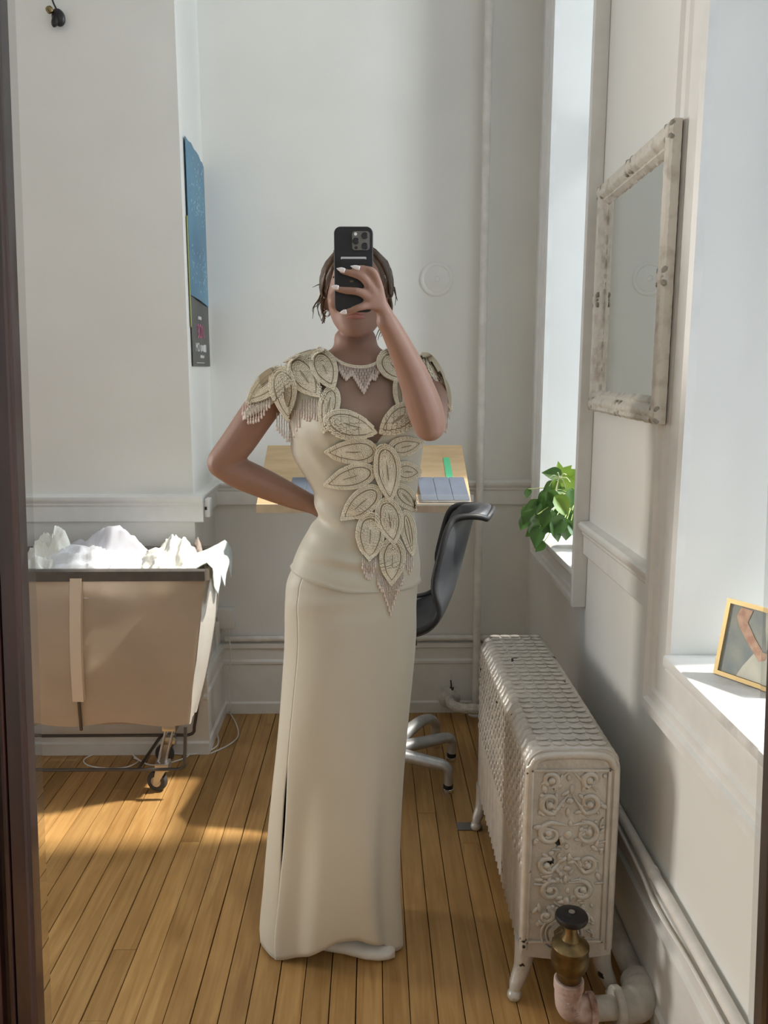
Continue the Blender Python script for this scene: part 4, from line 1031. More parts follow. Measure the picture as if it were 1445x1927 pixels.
def ring_pt(row, phi, grow=0.0):
    v, uL, uR, Y, bf, bb = row
    c = at((uL + uR) / 2, v, Y); w = mpx((uR - uL) / 2, c) + grow
    b = (bf if cos(phi) > 0 else bb) + grow
    s, k = sin(phi), cos(phi)
    x = w * (abs(s) ** .92) * (1 if s > 0 else -1); y = -b * (abs(k) ** .92) * (1 if k > 0 else -1)
    if cos(phi) > 0 and 740 < v < 890:                         # bust
        for c0 in (-.30, .62):
            y -= .020 * math.exp(-((phi - c0) / .36) ** 2) * math.exp(-((v - 800) / 38) ** 2)
        y += .016 * math.exp(-((phi - .18) / .16) ** 2) * math.exp(-((v - 795) / 30) ** 2)
    return c + Vector((x, y, 0))
TR_ = resample(TORSO, 3); SK_ = resample(SKIRT, 5)

# --- skin mesh: lofts and limbs merged into one continuous surface
body = MB()
NR = 40
def loft(m, rings):
    n = len(rings[0]); vs = [p for r in rings for p in r]
    fs = [(i * n + j, i * n + (j + 1) % n, (i + 1) * n + (j + 1) % n, (i + 1) * n + j) for i in range(len(rings) - 1) for j in range(n)]
    fs += [tuple(range(n - 1, -1, -1)), tuple((len(rings) - 1) * n + j for j in range(n))]
    m.add(vs, fs)
loft(body, [[ring_pt(r, 2 * pi * j / NR, -.006) for j in range(NR)] for r in TR_])
H0 = at(671, 552, 1.958)
HEADR = [(-.101, .010, -.074, .010), (-.097, .025, -.066, .022), (-.086, .040, -.048, .044), (-.068, .053, -.027, .066), (-.045, .062, -.009, .085), (-.015, .068, .002, .093), (.015, .071, .006, .096), (.045, .071, .010, .095), (.070, .064, .012, .086), (.090, .048, .012, .066), (.101, .026, .012, .036), (.104, .008, .012, .012)]
loft(body, [[H0 + Vector((hw * sin(2 * pi * j / 32), yc - hd * cos(2 * pi * j / 32), z)) for j in range(32)] for z, hw, yc, hd in HEADR])
body.tube([H0 + Vector((0, -.086, .022)), H0 + Vector((0, -.096, 0)), H0 + Vector((0, -.106, -.022)), H0 + Vector((0, -.094, -.030))], [.007, .009, .013, .011], 10)
for s in (-1, 1):
    body.ball(H0 + Vector((s * .013, -.092, -.025)), .009, 8, 6)
    body.ball(H0 + Vector((s * .071, .008, -.012)), (.010, .018, .030), 10, 8)
    body.ball(H0 + Vector((s * .040, -.066, -.022)), (.024, .022, .022), 10, 8)
body.ball(H0 + Vector((0, -.078, -.052)), (.026, .016, .016), 10, 8)
body.ball(H0 + Vector((0, -.074, -.088)), (.020, .015, .013), 10, 8)
def limb(pts, n=16, flat=None):
    P = [at(u, v, Y) for u, v, Y, r in pts]; R = [mpx(r, p) for p, (_, _, _, r) in zip(P, pts)]
    PR = spline([Vector((*p, )) for p in P], 5); RR = [x.x for x in spline([Vector((r, 0, 0)) for r in R], 5)]
    body.tube(PR, RR, n, flat=flat); body.ball(PR[0], RR[0], 12, 8); body.ball(PR[-1], RR[-1], 12, 8)
# arm with the hand on the hip
limb([(548, 712, 1.955, 27), (520, 735, 1.958, 32), (484, 780, 1.965, 33), (448, 832, 1.975, 32), (419, 868, 1.982, 29)])
limb([(417, 872, 1.982, 28), (450, 890, 1.985, 30), (500, 912, 1.99, 28), (550, 934, 2.0, 23), (584, 948, 2.008, 18), (604, 957, 2.02, 16)])
limb([(600, 955, 2.015, 18), (622, 965, 2.045, 20), (645, 975, 2.055, 17)])
for k in range(4): limb([(640, 964 + k * 8, 2.055, 8), (665, 966 + k * 10, 2.055, 7), (690, 972 + k * 10, 2.05, 6)], 10)
limb([(606, 962, 2.02, 9), (622, 985, 2.035, 8), (634, 1000, 2.045, 7)], 10)
# arm that holds the phone
limb([(790, 715, 1.955, 28), (808, 735, 1.92, 31), (812, 765, 1.84, 31), (808, 797, 1.765, 31)])
limb([(808, 800, 1.755, 31), (799, 768, 1.748, 34), (779, 712, 1.735, 30), (757, 662, 1.718, 25), (739, 625, 1.702, 21.5), (727, 604, 1.692, 20)])
# palm and fingers over the back of the phone
FY = 1.6635
def finger(pts): limb([(u, v, Y, r) for u, v, Y, r in pts], 12)
for mc in ((713, 541, 1.672), (702, 549, 1.668), (697, 561, 1.669), (696, 573, 1.672)): limb([(728, 603, 1.692, 15), (718, 578, 1.684, 13), (mc[0], mc[1], mc[2], 9.5)], 12)
finger([(714, 541, 1.671, 8.6), (703, 513, FY, 8), (684, 506, FY, 7), (668, 505, FY + .001, 5.4)])
finger([(702, 549, 1.668, 9), (683, 523, FY - .002, 8.3), (660, 514, FY - .001, 7.2), (642, 510, FY, 5.6)])
finger([(697, 561, 1.669, 9), (675, 549, FY - .003, 8.2), (652, 547, FY - .001, 7.2), (632, 543, FY, 5.6)])
finger([(696, 574, 1.672, 8.6), (677, 578, FY, 7.2), (662, 584, FY + .002, 6.4), (648, 588, FY + .004, 5.0)])
limb([(728, 592, 1.694, 13), (718, 570, 1.702, 10), (704, 556, 1.704, 8.6), (690, 548, 1.702, 7)], 12)
# legs and feet
def seg(pts, n=16):
    P = spline([Vector(p[:3]) for p in pts], 4); R = [x.x for x in spline([Vector((p[3], 0, 0)) for p in pts], 4)]
    body.tube(P, R, n); body.ball(P[0], R[0], 12, 8); body.ball(P[-1], R[-1], 12, 8)
seg([(-.10, 1.955, .86, .085), (-.115, 1.955, .65, .072), (-.12, 1.95, .48, .052), (-.12, 1.965, .32, .050), (-.12, 1.97, .10, .034), (-.12, 1.965, .07, .034)])
seg([(-.01, 1.955, .86, .085), (-.015, 1.95, .65, .072), (-.03, 1.94, .48, .052), (-.065, 1.935, .32, .050), (-.10, 1.902, .12, .032), (-.105, 1.898, .075, .030)])
seg([(-.135, 1.902, .045, .026), (-.09, 1.892, .052, .028), (-.045, 1.880, .034, .020), (.0, 1.868, .022, .014)])
seg([(-.14, 1.975, .045, .026), (-.10, 1.965, .045, .026), (-.06, 1.956, .032, .018), (-.02, 1.945, .022, .013)])
def remeshed(m, name, material, parent, voxel, smooth_it):
    o = m.build(name + '_raw', material, smooth=0)
    r = o.modifiers.new('r', 'REMESH'); r.mode = 'VOXEL'; r.voxel_size = voxel
    s = o.modifiers.new('s', 'SMOOTH'); s.factor = .5; s.iterations = smooth_it
    dg = bpy.context.evaluated_depsgraph_get(); me = bpy.data.meshes.new_from_object(o.evaluated_get(dg))
    me.name = name; bpy.data.objects.remove(o)
    me.polygons.foreach_set('use_smooth', [True] * len(me.polygons)); me.materials.clear(); me.materials.append(material)
    o = bpy.data.objects.new(name, me); COL.objects.link(o); put(o, parent); return o
skin = remeshed(body, 'body', M_skin, woman, .0034, 7)

# face details
def facept(x, z, lift=0.0):
    hit = None
    dgb = FBVH.ray_cast(H0 + Vector((x, -.135, z)), Vector((0, 1, 0)))
    return dgb[0] + dgb[1] * lift
me_ = skin.data
FBVH = BVHTree.FromPolygons([v.co.copy() for v in me_.vertices], [tuple(p.vertices) for p in me_.polygons])
for s, zz, th in ((1, -.0495, .0042), (-1, -.0575, .0052)):
    m = MB(); rows = []
    for i in range(13):
        x_ = -.022 + .044 * i / 12; k = max(.04, cos(pi * (i - 6) / 13.2)); row = []
        zc = zz + (.0018 * cos(pi * (i - 6) / 3.5) * (s > 0) * k) - .002 * abs(i - 6) / 6 * (s < 0) + .0015 * s * 0
        for j in range(7):
            a = -pi / 2 + pi * j / 6
            row.append(facept(x_, zc + th * k * sin(a), .0003 + .0026 * k * cos(a)))
        rows.append(row)
    m.grid(rows); m.build('lip', M_lip, woman, smooth=80)
M_eyew = mat('eye_white', (.8, .78, .75), rough=.2); M_iris = mat('iris_brown', (.06, .035, .02), rough=.15)
for s in (-1, 1):
    p = facept(s * .031, .006)
    MB().ball(p + Vector((0, .0102, 0)), (.0120, .0105, .0068), 14, 10).build('eye', M_eyew, woman)
    MB().ball(p + Vector((0, .0026, 0)), (.0050, .0032, .0050), 12, 8).build('iris', M_iris, woman)
    m = MB(); m.tube([facept(s * (.014 + .036 * k / 6), .026 + .007 * sin(pi * (k + 1) / 8), .001) for k in range(7)], [.0012 + .0014 * sin(pi * (k + .8) / 7.6) for k in range(7)], 6); m.build('eyebrow', M_hair, woman)
M_silver = mat('silver', (.8, .78, .74), rough=.2, metal=1)
for s, (u_, v_) in ((-1, (615, 590)), (1, None or (731, 588))):
    c_ = at(u_, v_, 1.955)
    m = MB(); m.tube([c_ + Vector((.0062 * cos(a), .002 * sin(a), .0070 * sin(a))) for a in [2 * pi * k / 20 for k in range(21)]], .0019, 8); m.build('hoop_earring', M_silver, woman)

# nails
for base, tip, w_ in (((677, 505), (659, 500.5), 4.6), ((649, 509.5), (633, 505), 5.0), ((637, 541.5), (623, 538.5), 4.8), ((652, 586.5), (640, 588.5), 4.2)):
    Yn = FY - .0068; a = at(*base, Yn); b = at(*tip, Yn + .004); d = (b - a); L_ = d.length; d.normalize(); sd = d.cross(Vector((0, -1, 0))).normalized(); up_ = Vector((0, -1, 0))
    rows = []
    for i in range(9):
        t = i / 8; hw = mpx(w_, a) * (.8 + .35 * sin(pi * t * .7)) * (1 - t ** 2.0) + .0003
        rows.append([a + d * (L_ * t) + sd * (hw * sin(q)) + up_ * (.0024 * cos(q) - .0012 + .0006 * sin(pi * t)) for q in (-1.3, -.8, -.4, 0, .4, .8, 1.3)])
    o = MB().grid(rows).build('nail', M_nail, woman, smooth=80); md = o.modifiers.new('thick', 'SOLIDIFY'); md.thickness = .0008

# hair: swept cap over the skull, knot at the back, loose wisps
hr = MB(); rows = []
HC = H0 + Vector((0, .012, .012))
def hair_pt(th, ph):                                          # th from the crown down, ph around (0 = front)
    r = Vector((sin(th) * sin(ph), -sin(th) * cos(ph), cos(th)))
    k = 1 + .02 * noise.noise(Vector((ph * 5, th * 1.5, 2)))
    return HC + Vector((r.x * .0815 * k, r.y * .109 * k, r.z * (.099 if r.z > 0 else .082) * k))
NU = 64
for i in range(23):
    row = []
    for j in range(NU + 1):
        ph = -pi + 2 * pi * j / NU; fr_ = max(0, cos(ph))
        lim = interp([0, .35, .7, 1.0, 1.25, 1.6, 2.2, pi], [.66, .80, 1.16, 1.60, 1.86, 1.98, 2.05, 2.05], abs(ph))
        th = .02 + lim * i / 22
        p = hair_pt(th, ph)
        tuck = smoothstep(.86, 1, i / 22); p = HC + (p - HC) * (1 - .085 * tuck)
        row.append(p)
    rows.append(row)
hr.grid(rows)
kn = HC + Vector((0, .115, -.045))
hr.ball(kn, (.042, .034, .040), 20, 14)
hair = hr.build('hair', M_hair, woman, smooth=80)
wi = MB(); rg = random.Random(9)
for k in range(46):                                           # streaks lying on the cap
    s = 1 if k % 2 else -1; ph0 = s * rg.uniform(.05, .5); ph1 = s * rg.uniform(1.15, 2.3); pts = []
    for i in range(9):
        t = i / 8; ph = ph0 + (ph1 - ph0) * t ** .8; lim = interp([0, .35, .7, 1.0, 1.25, 1.6, 2.2], [.64, .78, 1.14, 1.56, 1.82, 1.9, 1.95], abs(ph)); th = .25 + (lim - .25) * t ** .7 * rg.uniform(.93, 1)
        p = hair_pt(th, ph); pts.append(HC + (p - HC) * 1.012)
    wi.tube(pts, [.0045 * sin(pi * (i + .6) / 9.4) + .0008 for i in range(9)], 6)
def wisp(pts, r=.0011):
    P = spline([at(*p) for p in pts], 5); wi.tube(P, [r * (1 - .7 * i / (len(P) - 1)) for i in range(len(P))], 5)
for p in ([(606, 545, 1.95), (600, 562, 1.95), (593, 572, 1.95), (588, 582, 1.95), (590, 590, 1.95)], [(606, 556, 1.95), (602, 570, 1.95), (595, 576, 1.95), (589, 580, 1.95)], [(606, 535, 1.95), (598, 536, 1.95), (588, 541, 1.95)],
          [(607, 560, 1.945), (604, 575, 1.945), (605, 588, 1.945), (603, 596, 1.945)], [(604, 560, 1.955), (597, 575, 1.955), (600, 590, 1.955), (605, 605, 1.955)], [(608, 548, 1.945), (603, 566, 1.945), (598, 580, 1.945), (600, 594, 1.945)],
          [(742, 540, 1.95), (745, 558, 1.95), (743, 575, 1.95)], [(741, 545, 1.95), (746, 560, 1.95), (748, 566, 1.95)], [(724, 600, 1.95), (716, 615, 1.95), (709, 630, 1.95), (707, 638, 1.95)], [(727, 602, 1.95), (719, 618, 1.95), (713, 632, 1.95), (711, 640, 1.95)],
          [(731, 600, 1.95), (724, 620, 1.95), (716, 634, 1.95)], [(606, 552, 1.95), (597, 568, 1.95), (591, 578, 1.95), (588, 600, 1.95)]): wisp(p, .0017)
for s in (-1, 1):
    for k in range(7):
        a = HC + Vector((s * .076, -.02 + .01 * k, -.025)); wi.tube(spline([a, a + Vector((s * (.004 - .001 * k), -.003, -.022)), a + Vector((s * (-.004 + .002 * k), .0, -.045 - .004 * (k % 3)))], 4), [.0045 * (1 - i / 10) + .0006 for i in range(9)], 6)
o = wi.build('hair_wisps', M_hair, woman, smooth=80); o['kind'] = 'stuff'

# --- gown
gown = empty('gown', (-.05, 1.95, 1.1)); put(gown, woman)
NB = 96
PROX = []                                                     # surfaces the beadwork lies on
def prox(P):
    n = len(P[0]); PROX.append(([p for r in P for p in r], [(i * n + j, i * n + j + 1, (i + 1) * n + j + 1, (i + 1) * n + j) for i in range(len(P) - 1) for j in range(n - 1)]))
BOD = [r for r in TR_ if r[0] >= 735]
def neck_v(phi):                                              # where the satin bodice stops at the top
    a = abs(phi - .17)
    if a < .1: return 826
    return interp([0, .15, .35, .5, .62, 1.0, 1.3, 2.0, pi + .2], [830, 812, 788, 764, 716, 706, 722, 742, 742], a)
def hem_v(phi): return interp([-pi, -1.4, -.6, 0, .6, 1.4, pi], [1076, 1064, 1080, 1096, 1099, 1092, 1076], phi)
def wrinkle(p, v, phi):
    w = .0030 * sin((p.z * 1.0 + p.x * .55) * 95 + 1) * math.exp(-((v - 965) / 34) ** 2) * max(0, cos(phi + .7))
    w += .0028 * sin((p.z + p.x * .15) * 120) * math.exp(-((v - 1040) / 30) ** 2) * max(0, cos(phi - .1))
    w += .0022 * sin((p.z * .7 + p.x) * 110) * math.exp(-((v - 850) / 40) ** 2) * max(0, cos(phi + 1.0))
    return w * 1.7
def row_at(T, v):
    for i in range(len(T) - 1):
        if T[i][0] <= v <= T[i + 1][0]:
            t = (v - T[i][0]) / max(1e-6, T[i + 1][0] - T[i][0]); return tuple(a + (b - a) * t for a, b in zip(T[i], T[i + 1]))
    return T[0] if v < T[0][0] else T[-1]
rows = [[None] * (NB + 1) for _ in range(61)]
for j in range(NB + 1):
    phi = -pi + 2 * pi * j / NB; v0, v1 = neck_v(phi), hem_v(phi)
    for i in range(61):
        v = v0 + (v1 - v0) * i / 60; r = row_at(TR_, v); p = ring_pt(r, phi, .003 + .0035 * smoothstep(.985, 1, i / 60))
        c = at((r[1] + r[2]) / 2, v, r[3]); d = (p - c); d.z = 0; d.normalize()
        rows[i][j] = p + d * wrinkle(p, v, phi)
prox(rows)
o = MB().grid(rows).build('bodice', M_satin, gown, smooth=80); md = o.modifiers.new('thick', 'SOLIDIFY'); md.thickness = .002; md.offset = 1
# skirt with the side slit
PS = radians(-50)
rows = []
vtop, vbot = 1034, 1757
for i in range(90):
    t = i / 89; v = vtop + (vbot - vtop) * t; r = row_at(SK_, v); row = []
    gap = (.055 * sin(pi * min(1, max(0, (v - 1415) / 190))) ** .8 if 1415 < v < 1605 else 0)
    for j in range(NB * 2 + 1):
        s = j / (NB * 2); phi = PS + gap * .55 + (2 * pi - gap) * s
        ph = (phi + pi) % (2 * pi) - pi
        A = smoothstep(1250, 1757, v)
        fold = A * (.0060 * sin(3 * ph + 1.2 - t * 2) + .0050 * sin(5 * ph + .4 + t * 1.5) + .0035 * sin(9 * ph + 2 + t))
        fold += .010 * A * math.exp(-((ph - .35 - .5 * (t - .6)) / .22) ** 2) - .008 * A * math.exp(-((ph - .75 - .3 * (t - .6)) / .2) ** 2)
        fold += .0020 * (1 - A) * sin(4 * ph + t * 9) * smoothstep(1110, 1200, v)
        if 1095 < v < 1180: fold += .0025 * sin((v - 1095) * .12 + ph * 3) * max(0, cos(ph)) * (1 - (v - 1095) / 85)
        fold += .004 * smoothstep(1600, 1700, v) * math.exp(-(s / .03) ** 2)
        p = ring_pt(r, ph, .0); c = at((r[1] + r[2]) / 2, v, r[3]); d = p - c; d.z = 0; d.normalize(); p = p + d * fold
        if t > .55:                                           # the hem rises over the shoe
            hz = interp([-pi, -1.2, -.9, -.75, -.3, .05, .35, .8, 1.05, 1.5, pi], [.006, .008, .004, .008, .034, .076, .080, .044, .010, .010, .006], ph)
            zb = at((500 + 756) / 2, 1757, 1.93).z
            p.z += (hz - zb) * smoothstep(.55, 1, t)
        row.append(p)
    rows.append(row)
prox(rows)
o = MB().grid(rows).build('skirt', M_satin, gown, smooth=80); md = o.modifiers.new('thick', 'SOLIDIFY'); md.thickness = .0015; md.offset = 1
# sheer yoke
rows = []
for i in range(17):
    row = []
    for j in range(41):
        phi = -1.5 + 3.0 * j / 40; v0 = 668 + 24 * max(0, cos(phi)) ** 2 ; v1 = neck_v(phi) + 8
        v = v0 + (v1 - v0) * i / 16; row.append(ring_pt(row_at(TR_, v), phi, -.0015))
    rows.append(row)
MB().grid(rows).build('sheer_yoke', M_sheer, gown, smooth=80)
rows = [[ring_pt(r, -pi + 2 * pi * j / 64, .001) for j in range(65)] for r in TR_ if 655 < r[0] < 870]; prox(rows)
# cap sleeves draped over each shoulder
def sleeve(path, R, D, name):
    T = spline([at(*p) for p in path], 5); n = len(T); rows = []
    for i in range(n):
        a = i / (n - 1); row = []
        for j in range(25):
            b = -1 + 2 * j / 24; q = abs(b) * 1.45
            r_ = interp([0, .5, 1], R, a); d_ = interp([0, .5, 1], D, a)
            row.append(T[i] + Vector((0, r_ * sin(q) * (-1 if b > 0 else 1), -d_ * (1 - cos(q)) )))
        rows.append(row)
    prox(rows)
    o = MB().grid(rows).build(name, M_satin, gown, smooth=80); md = o.modifiers.new('thick', 'SOLIDIFY'); md.thickness = .0015; md.offset = -1
sleeve([(606, 662, 1.965), (572, 669, 1.962), (540, 684, 1.96), (508, 717, 1.96), (482, 744, 1.965), (461, 768, 1.968)], (.066, .078, .045), (.055, .075, .030), 'cap_sleeve')
sleeve([(742, 668, 1.965), (772, 670, 1.962), (803, 678, 1.96), (825, 702, 1.96), (838, 735, 1.962), (843, 765, 1.962)], (.066, .078, .050), (.055, .075, .030), 'cap_sleeve')
vv_, ff_ = [], []
for V_, F_ in PROX:
    k = len(vv_); vv_ += V_; ff_ += [tuple(i + k for i in f) for f in F_]
CLOTH = BVHTree.FromPolygons(vv_, ff_)
def onto(u, v, lift, Yd=1.86):
    d = ray(u, v).normalized(); h = CLOTH.ray_cast(EYE, d)
    if h[0] is None: return None
    n = h[1]; n = n if n.dot(d) < 0 else -n
    return h[0] + (n * .6 - d * .4).normalized() * lift, n
# bead leaves: centre, length, width, direction of the tip, lift
def f_leaf(t): return sqrt(max(0, 1 - ((.40 - t) / .40) ** 2)) if t < .40 else max(0, cos(pi / 2 * (t - .40) / .60)) ** .85
def leaf_applique(cu, cv, Lp, Wp, ang, lift):
    a = radians(ang); ca, sa = cos(a), sin(a)
    hitc = onto(cu, cv, lift); lastd = (hitc[0] - EYE).length if hitc else 1.93
    def place(x, y, h):
        nonlocal lastd
        u, v = cu + x * ca - y * sa, cv + x * sa + y * ca
        r = onto(u, v, h)
        if r and abs((r[0] - EYE).length - lastd) < .06: lastd = (r[0] - EYE).length; return r[0]
        return EYE + ray(u, v).normalized() * lastd
    m = MB(); m.cur = 0
    n = 22; rows = []
    for i in range(n + 1):
        t = i / n; w = Wp / 2 * (f_leaf(t) if 0 < t < 1 else .02) + .4; rows.append([place((t - .5) * Lp, s * w, lift + .0006) for s in (-1, -.75, -.5, -.25, 0, .25, .5, .75, 1)])
    m.grid(rows)
    m.grid([[p - ray(cu, cv).normalized() * -.0025 for p in r] for r in rows])
    m.cur = 1
    pitch = 2.75; off = pitch * .5; k = 0; hb = lift + .0036
    while True:
        L2, W2 = Lp - 2.5 * off, Wp - 2 * off
        if W2 < 3.0 or L2 < 6: break
        line = k == 3
        pts = []
        for sgn in (1, -1):
            seq = [(i / 40 if sgn > 0 else 1 - i / 40) for i in range(41)]
            for t in seq: pts.append(((t - .5) * L2, sgn * W2 / 2 * (f_leaf(t) if 0 < t < 1 else 0)))
        if line:
            m.cur = 2; m.tube([place(x, y, lift + .0040) for x, y in pts[::2]], .00085, 5); m.cur = 1
            off += 1.9; k += 1; continue
        acc = 0; prev = pts[0]; out = [pts[0]]
        for q in pts[1:]:
            d = sqrt((q[0] - prev[0]) ** 2 + (q[1] - prev[1]) ** 2)
            while acc + d >= pitch and d > 1e-9:
                s_ = (pitch - acc) / d; prev = (prev[0] + (q[0] - prev[0]) * s_, prev[1] + (q[1] - prev[1]) * s_); out.append(prev)
                d = sqrt((q[0] - prev[0]) ** 2 + (q[1] - prev[1]) ** 2); acc = 0
            acc += d; prev = q
        for (x, y) in out:
            p = place(x, y, hb); m.ball(p, .00185, 6, 4)
        off += pitch; k += 1
    if Wp > 30:
        m.cur = 2; m.tube([place(Lp * q, .4 * sin(q * 40), lift + .0056) for q in (-.12, -.06, 0, .06, .12)], .0009, 5)
    o = m.build('bead_leaf', [M_back, M_pearl, M_line], gown, smooth=80, fix=False)
    return o
LEAVES = [(571, 671, 76, 17, 164, .004), (500, 728, 98, 44, 138, .006), (619, 771, 86, 37, 100, .006), (576, 713, 88, 48, 54, .008), (613, 699, 76, 46, 66, .010), (538, 744, 96, 48, 84, .011),
          (740, 694, 72, 46, 48, .006), (751, 747, 72, 22, 84, .005), (818, 708, 96, 34, 62, .006), (793, 690, 70, 26, 40, .005), (838, 742, 66, 20, 76, .006),
          (762, 838, 66, 36, -12, .004), (765, 887, 54, 38, 4, .004), (762, 937, 64, 34, 50, .004), (766, 1003, 86, 27, 80, .004),
          (662, 848, 96, 46, 180, .006), (659, 897, 96, 45, 163, .007), (678, 948, 92, 46, 138, .008), (696, 1010, 92, 50, 92, .009),
          (662, 802, 98, 46, 14, .009), (747, 791, 76, 44, 142, .009), (736, 1056, 88, 45, 92, .007), (731, 980, 90, 46, 80, .010), (727, 887, 108, 46, 85, .012)]
for cu, cv, Lp, Wp, an, li in LEAVES: leaf_applique(cu, cv, Lp * 1.06, Wp * 1.08, an, li)
# collar rope of beads
cpts = [(603, 657), (617, 664), (632, 677), (648, 686), (668, 691), (688, 691), (704, 686), (716, 678), (722, 669), (727, 664)]
cs = spline([Vector((u, v, 0)) for u, v in cpts], 8); m = MB()
for dv in (-1.4, 1.6):
    acc = 0
    for i in range(len(cs) - 1):
        seg_ = cs[i + 1] - cs[i]; L_ = seg_.length; x_ = 0
        while acc + (L_ - x_) >= 2.9:
            x_ += 2.9 - acc; acc = 0; q = cs[i] + seg_ * (x_ / L_); h = onto(q.x, q.y + dv, .005)
            if h: m.ball(h[0], .0020, 7, 5)
        acc += L_ - x_
o = m.build('bead_collar', M_pearl, gown, smooth=80, fix=False); o['kind'] = 'stuff'
# fringes of hanging strands
def fringe(anchors, lift=.006, drop=1.0):
    m = MB()
    for (u, v, L_) in anchors:
        r = onto(u, v, lift); dist = (r[0] - EYE).length if r else 1.93
        nb = max(3, int(L_ / 2.6)); pts = []
        for k in range(nb + 1):
            vv = v + L_ * k / nb; h = onto(u, vv, lift)
            if h and abs((h[0] - EYE).length - dist) < .02: dist = (h[0] - EYE).length
            pts.append(EYE + ray(u + .25 * sin(k * 1.3 + u), vv).normalized() * dist)
        m.tube(pts, .0009, 5)
        for k, p in enumerate(pts[:-1]): m.ball(p, .0014 if k % 2 else .0017, 6, 4)
        e = pts[-1]; m.lathe([(.0004, .007), (.0014, .004), (.0026, -.001), (.0024, -.0035), (.0008, -.0055)], e, (0, 0, 1), 8)
        if len(pts) > 4: m.ball(pts[-3], (.0024, .0024, .003), 7, 5)
    o = m.build('bead_fringe', M_crys, gown, smooth=80, fix=False)
rg = random.Random(4)
def vee(u0, u1, vt0, vt1, lens, n):
    out = []
    for k in range(n):
        t = k / (n - 1); out.append((u0 + (u1 - u0) * t, vt0 + (vt1 - vt0) * t, interp([i / (len(lens) - 1) for i in range(len(lens))], lens, t) + rg.uniform(-3, 3)))
    return out
fringe(vee(457, 507, 762, 738, [18, 38, 44, 40, 34, 26], 11))
fringe(vee(521, 563, 778, 772, [30, 44, 52, 46, 30], 10))
fringe(vee(567, 616, 752, 750, [30, 36, 34, 40, 26], 11))
fringe([(u, interp([637, 650, 668, 690, 704, 717], [684, 689, 693, 693, 689, 681], u), L_) for u, L_ in zip([638 + k * 3.1 for k in range(26)], [12, 15, 18, 21, 24, 22, 18, 14, 13, 17, 21, 26, 31, 36, 41, 45, 41, 35, 29, 23, 20, 23, 25, 21, 17, 12])], .004)
fringe([(682 + k * 3.4, 1052 + 6 * sin(pi * k / 7), [16, 22, 28, 30, 30, 26, 20, 14][k]) for k in range(8)], .006)
fringe([(711 + k * 3.0, interp([0, 8, 16], [1080, 1100, 1078], k), [18, 22, 26, 24, 30, 36, 42, 50, 56, 50, 42, 34, 26, 24, 22, 18, 14][k]) for k in range(17)], .006)
fringe([(763 + k * 3.4, 1040 + k * 1.0, [20, 28, 36, 30, 20][k]) for k in range(5)], .006)
fringe([(832 + k * 2.6, 768 + k * 3, [22, 30, 36, 34, 24][k]) for k in range(5)], .006)
# shoe
sh = MB(); sect = []
heel, toe = Vector((-.165, 1.905, 0)), Vector((.054, 1.853, 0)); ax_ = (toe - heel).normalized(); sd_ = Vector((-ax_.y, ax_.x, 0)); LS = (toe - heel).length
for i in range(41):
    t = i / 40; w_ = interp([0, .06, .2, .45, .7, .86, .94, .98, 1], [.012, .026, .031, .033, .042, .037, .028, .016, .003], t); h_ = interp([0, .06, .2, .4, .55, .75, .9, .96, 1], [.045, .052, .050, .046, .050, .046, .036, .030, .022], t)
    c_ = heel + ax_ * (LS * t); row = []
    for j in range(20):
        a = 2 * pi * j / 20; x_ = w_ * sin(a); z_ = .022 + (h_ - .022) * cos(a) if cos(a) > 0 else .022 + .021 * cos(a) ** 1
        z_ = max(.001, z_)
        row.append(c_ + sd_ * x_ + Vector((0, 0, z_)))
    sect.append(row)
m = MB(); loft(m, sect); m.build('ballet_flat', M_shoe, woman, smooth=60)
m = MB(); m.v = []
m2 = MB(); loft(m2, [[Vector((p.x - .02, p.y + .078, p.z)) for p in r] for r in sect]); m2.build('ballet_flat', M_shoe, woman, smooth=60)

# ------------------------------------------------------------------ phone
ph = empty('phone', at(666, 508, 1.68), 'black cased phone with a card pocket held up before the face', 'phone')
pc = at(665.5, 508, 1.68); hw, hh = mpx(36.5, pc), mpx(75, pc) * 1.035
def rslab(w, h, y0, y1, r, c, n=6, rot=0):
    pts = []
    for cx_, cz_, a0 in ((w - r, h - r, 0), (-w + r, h - r, 90), (-w + r, -h + r, 180), (w - r, -h + r, 270)):
        for k in range(n + 1):
            a = radians(a0 + 90 * k / n); pts.append((cx_ + r * cos(a), cz_ + r * sin(a)))
    N_ = len(pts); m = MB()
    m.add([c + Vector((x, y0, z)) for x, z in pts] + [c + Vector((x * 1, y1, z)) for x, z in pts], [(i, (i + 1) % N_, N_ + (i + 1) % N_, N_ + i) for i in range(N_)] + [tuple(range(N_ - 1, -1, -1)), tuple(range(N_, 2 * N_))])
    return m
M_case = mat('black_phone_case', (0.008, 0.0085, 0.012), rough=0.5)
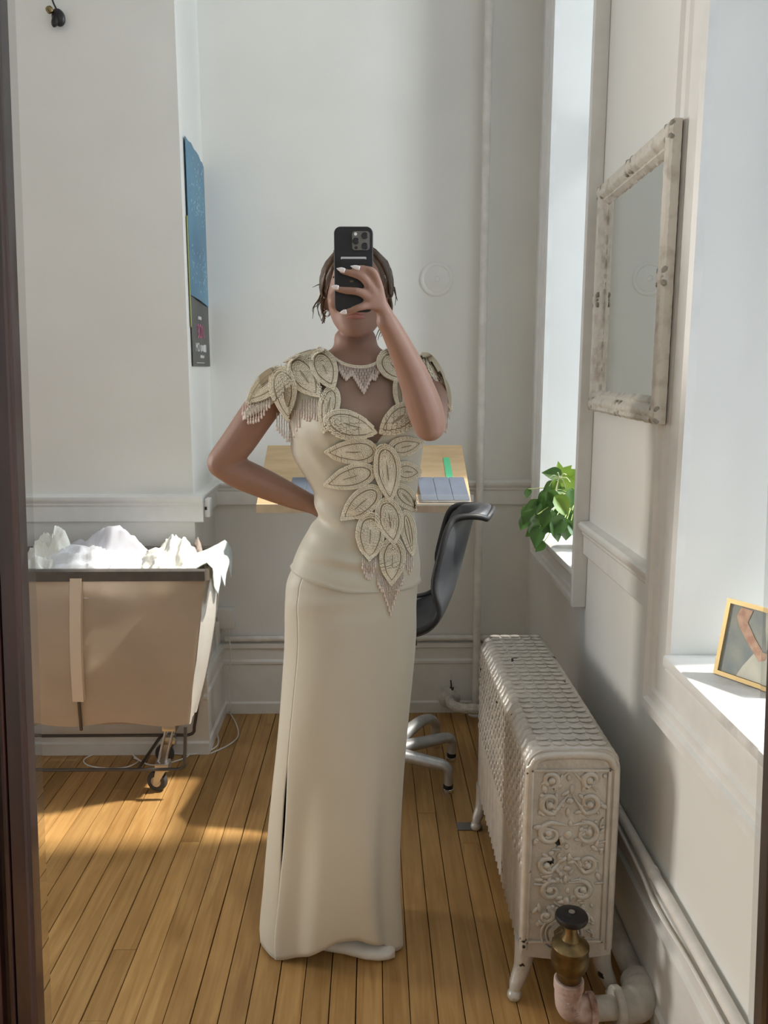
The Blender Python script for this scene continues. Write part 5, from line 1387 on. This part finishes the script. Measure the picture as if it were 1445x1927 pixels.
o = rslab(hw, hh, -.0055, .0055, .013, pc).build('case', M_case, ph); bv = o.modifiers.new('round', 'BEVEL'); bv.width = .0018; bv.segments = 2
rslab(hw - .003, hh - .003, .0050, .0060, .011, pc).build('screen', M_black, ph)
M_cam = mat('graphite_camera_plate', (0.16, 0.155, 0.145), rough=0.35, metal=.4)
cc_ = pc + Vector((mpx(679.5 - 665.5, pc), -.0055, mpx(508 - 457.5, pc) * 1.03))
plate = rslab(mpx(16.5, pc), mpx(17, pc), -.0018, 0, .006, cc_).build('camera_plate', M_cam, ph)
M_lens = mat('lens_glass', (0.006, 0.006, 0.010), rough=.08)
for (u_, v_, r_) in ((686.5, 449, 6.2), (670, 458.5, 6.2), (686.5, 467, 6.2), (670.5, 470, 2.8)):
    c_ = pc + Vector((mpx(u_ - 665.5, pc), -.0073, mpx(508 - v_, pc) * 1.03)); r = mpx(r_, pc)
    MB().lathe([(r, 0), (r, .0016), (r * .8, .0018), (r * .78, .001), (.0003, .001)], c_, (0, -1, 0), 24).build('lens', M_lens, plate)
c_ = pc + Vector((mpx(669.5 - 665.5, pc), -.0073, mpx(508 - 446, pc) * 1.03))
MB().lathe([(.003, 0), (.003, .0006), (.0003, .0008)], c_, (0, -1, 0), 16).build('flash', M_pwhite, plate)
cw = mpx(24.3, pc)
rslab(cw, mpx(30, pc), -.0030, 0, .004, pc + Vector((0, -.0055, mpx(508 - 519, pc)))).build('card_pocket', M_case, ph)
M_card = mat('pale_card', (.55, .55, .56), rough=.4)
rslab(cw - .0004, .0026, -.0012, 0, .0018, pc + Vector((0, -.0055, mpx(508 - 488, pc) * 1.03))).build('card', M_card, ph)
for dz in (.032, .018): MB().bbox(pc.x - hw - .0012, pc.x - hw + .001, pc.y - .002, pc.y + .002, pc.z + dz - .005, pc.z + dz + .005, r=.0005).build('side_button', M_case, ph)
text('case_mark', 'w', .010, pc + Vector((mpx(-4, pc), -.0088, mpx(508 - 529, pc))), (pi / 2, 0, 0), M_brass, ph, 1, .0002)
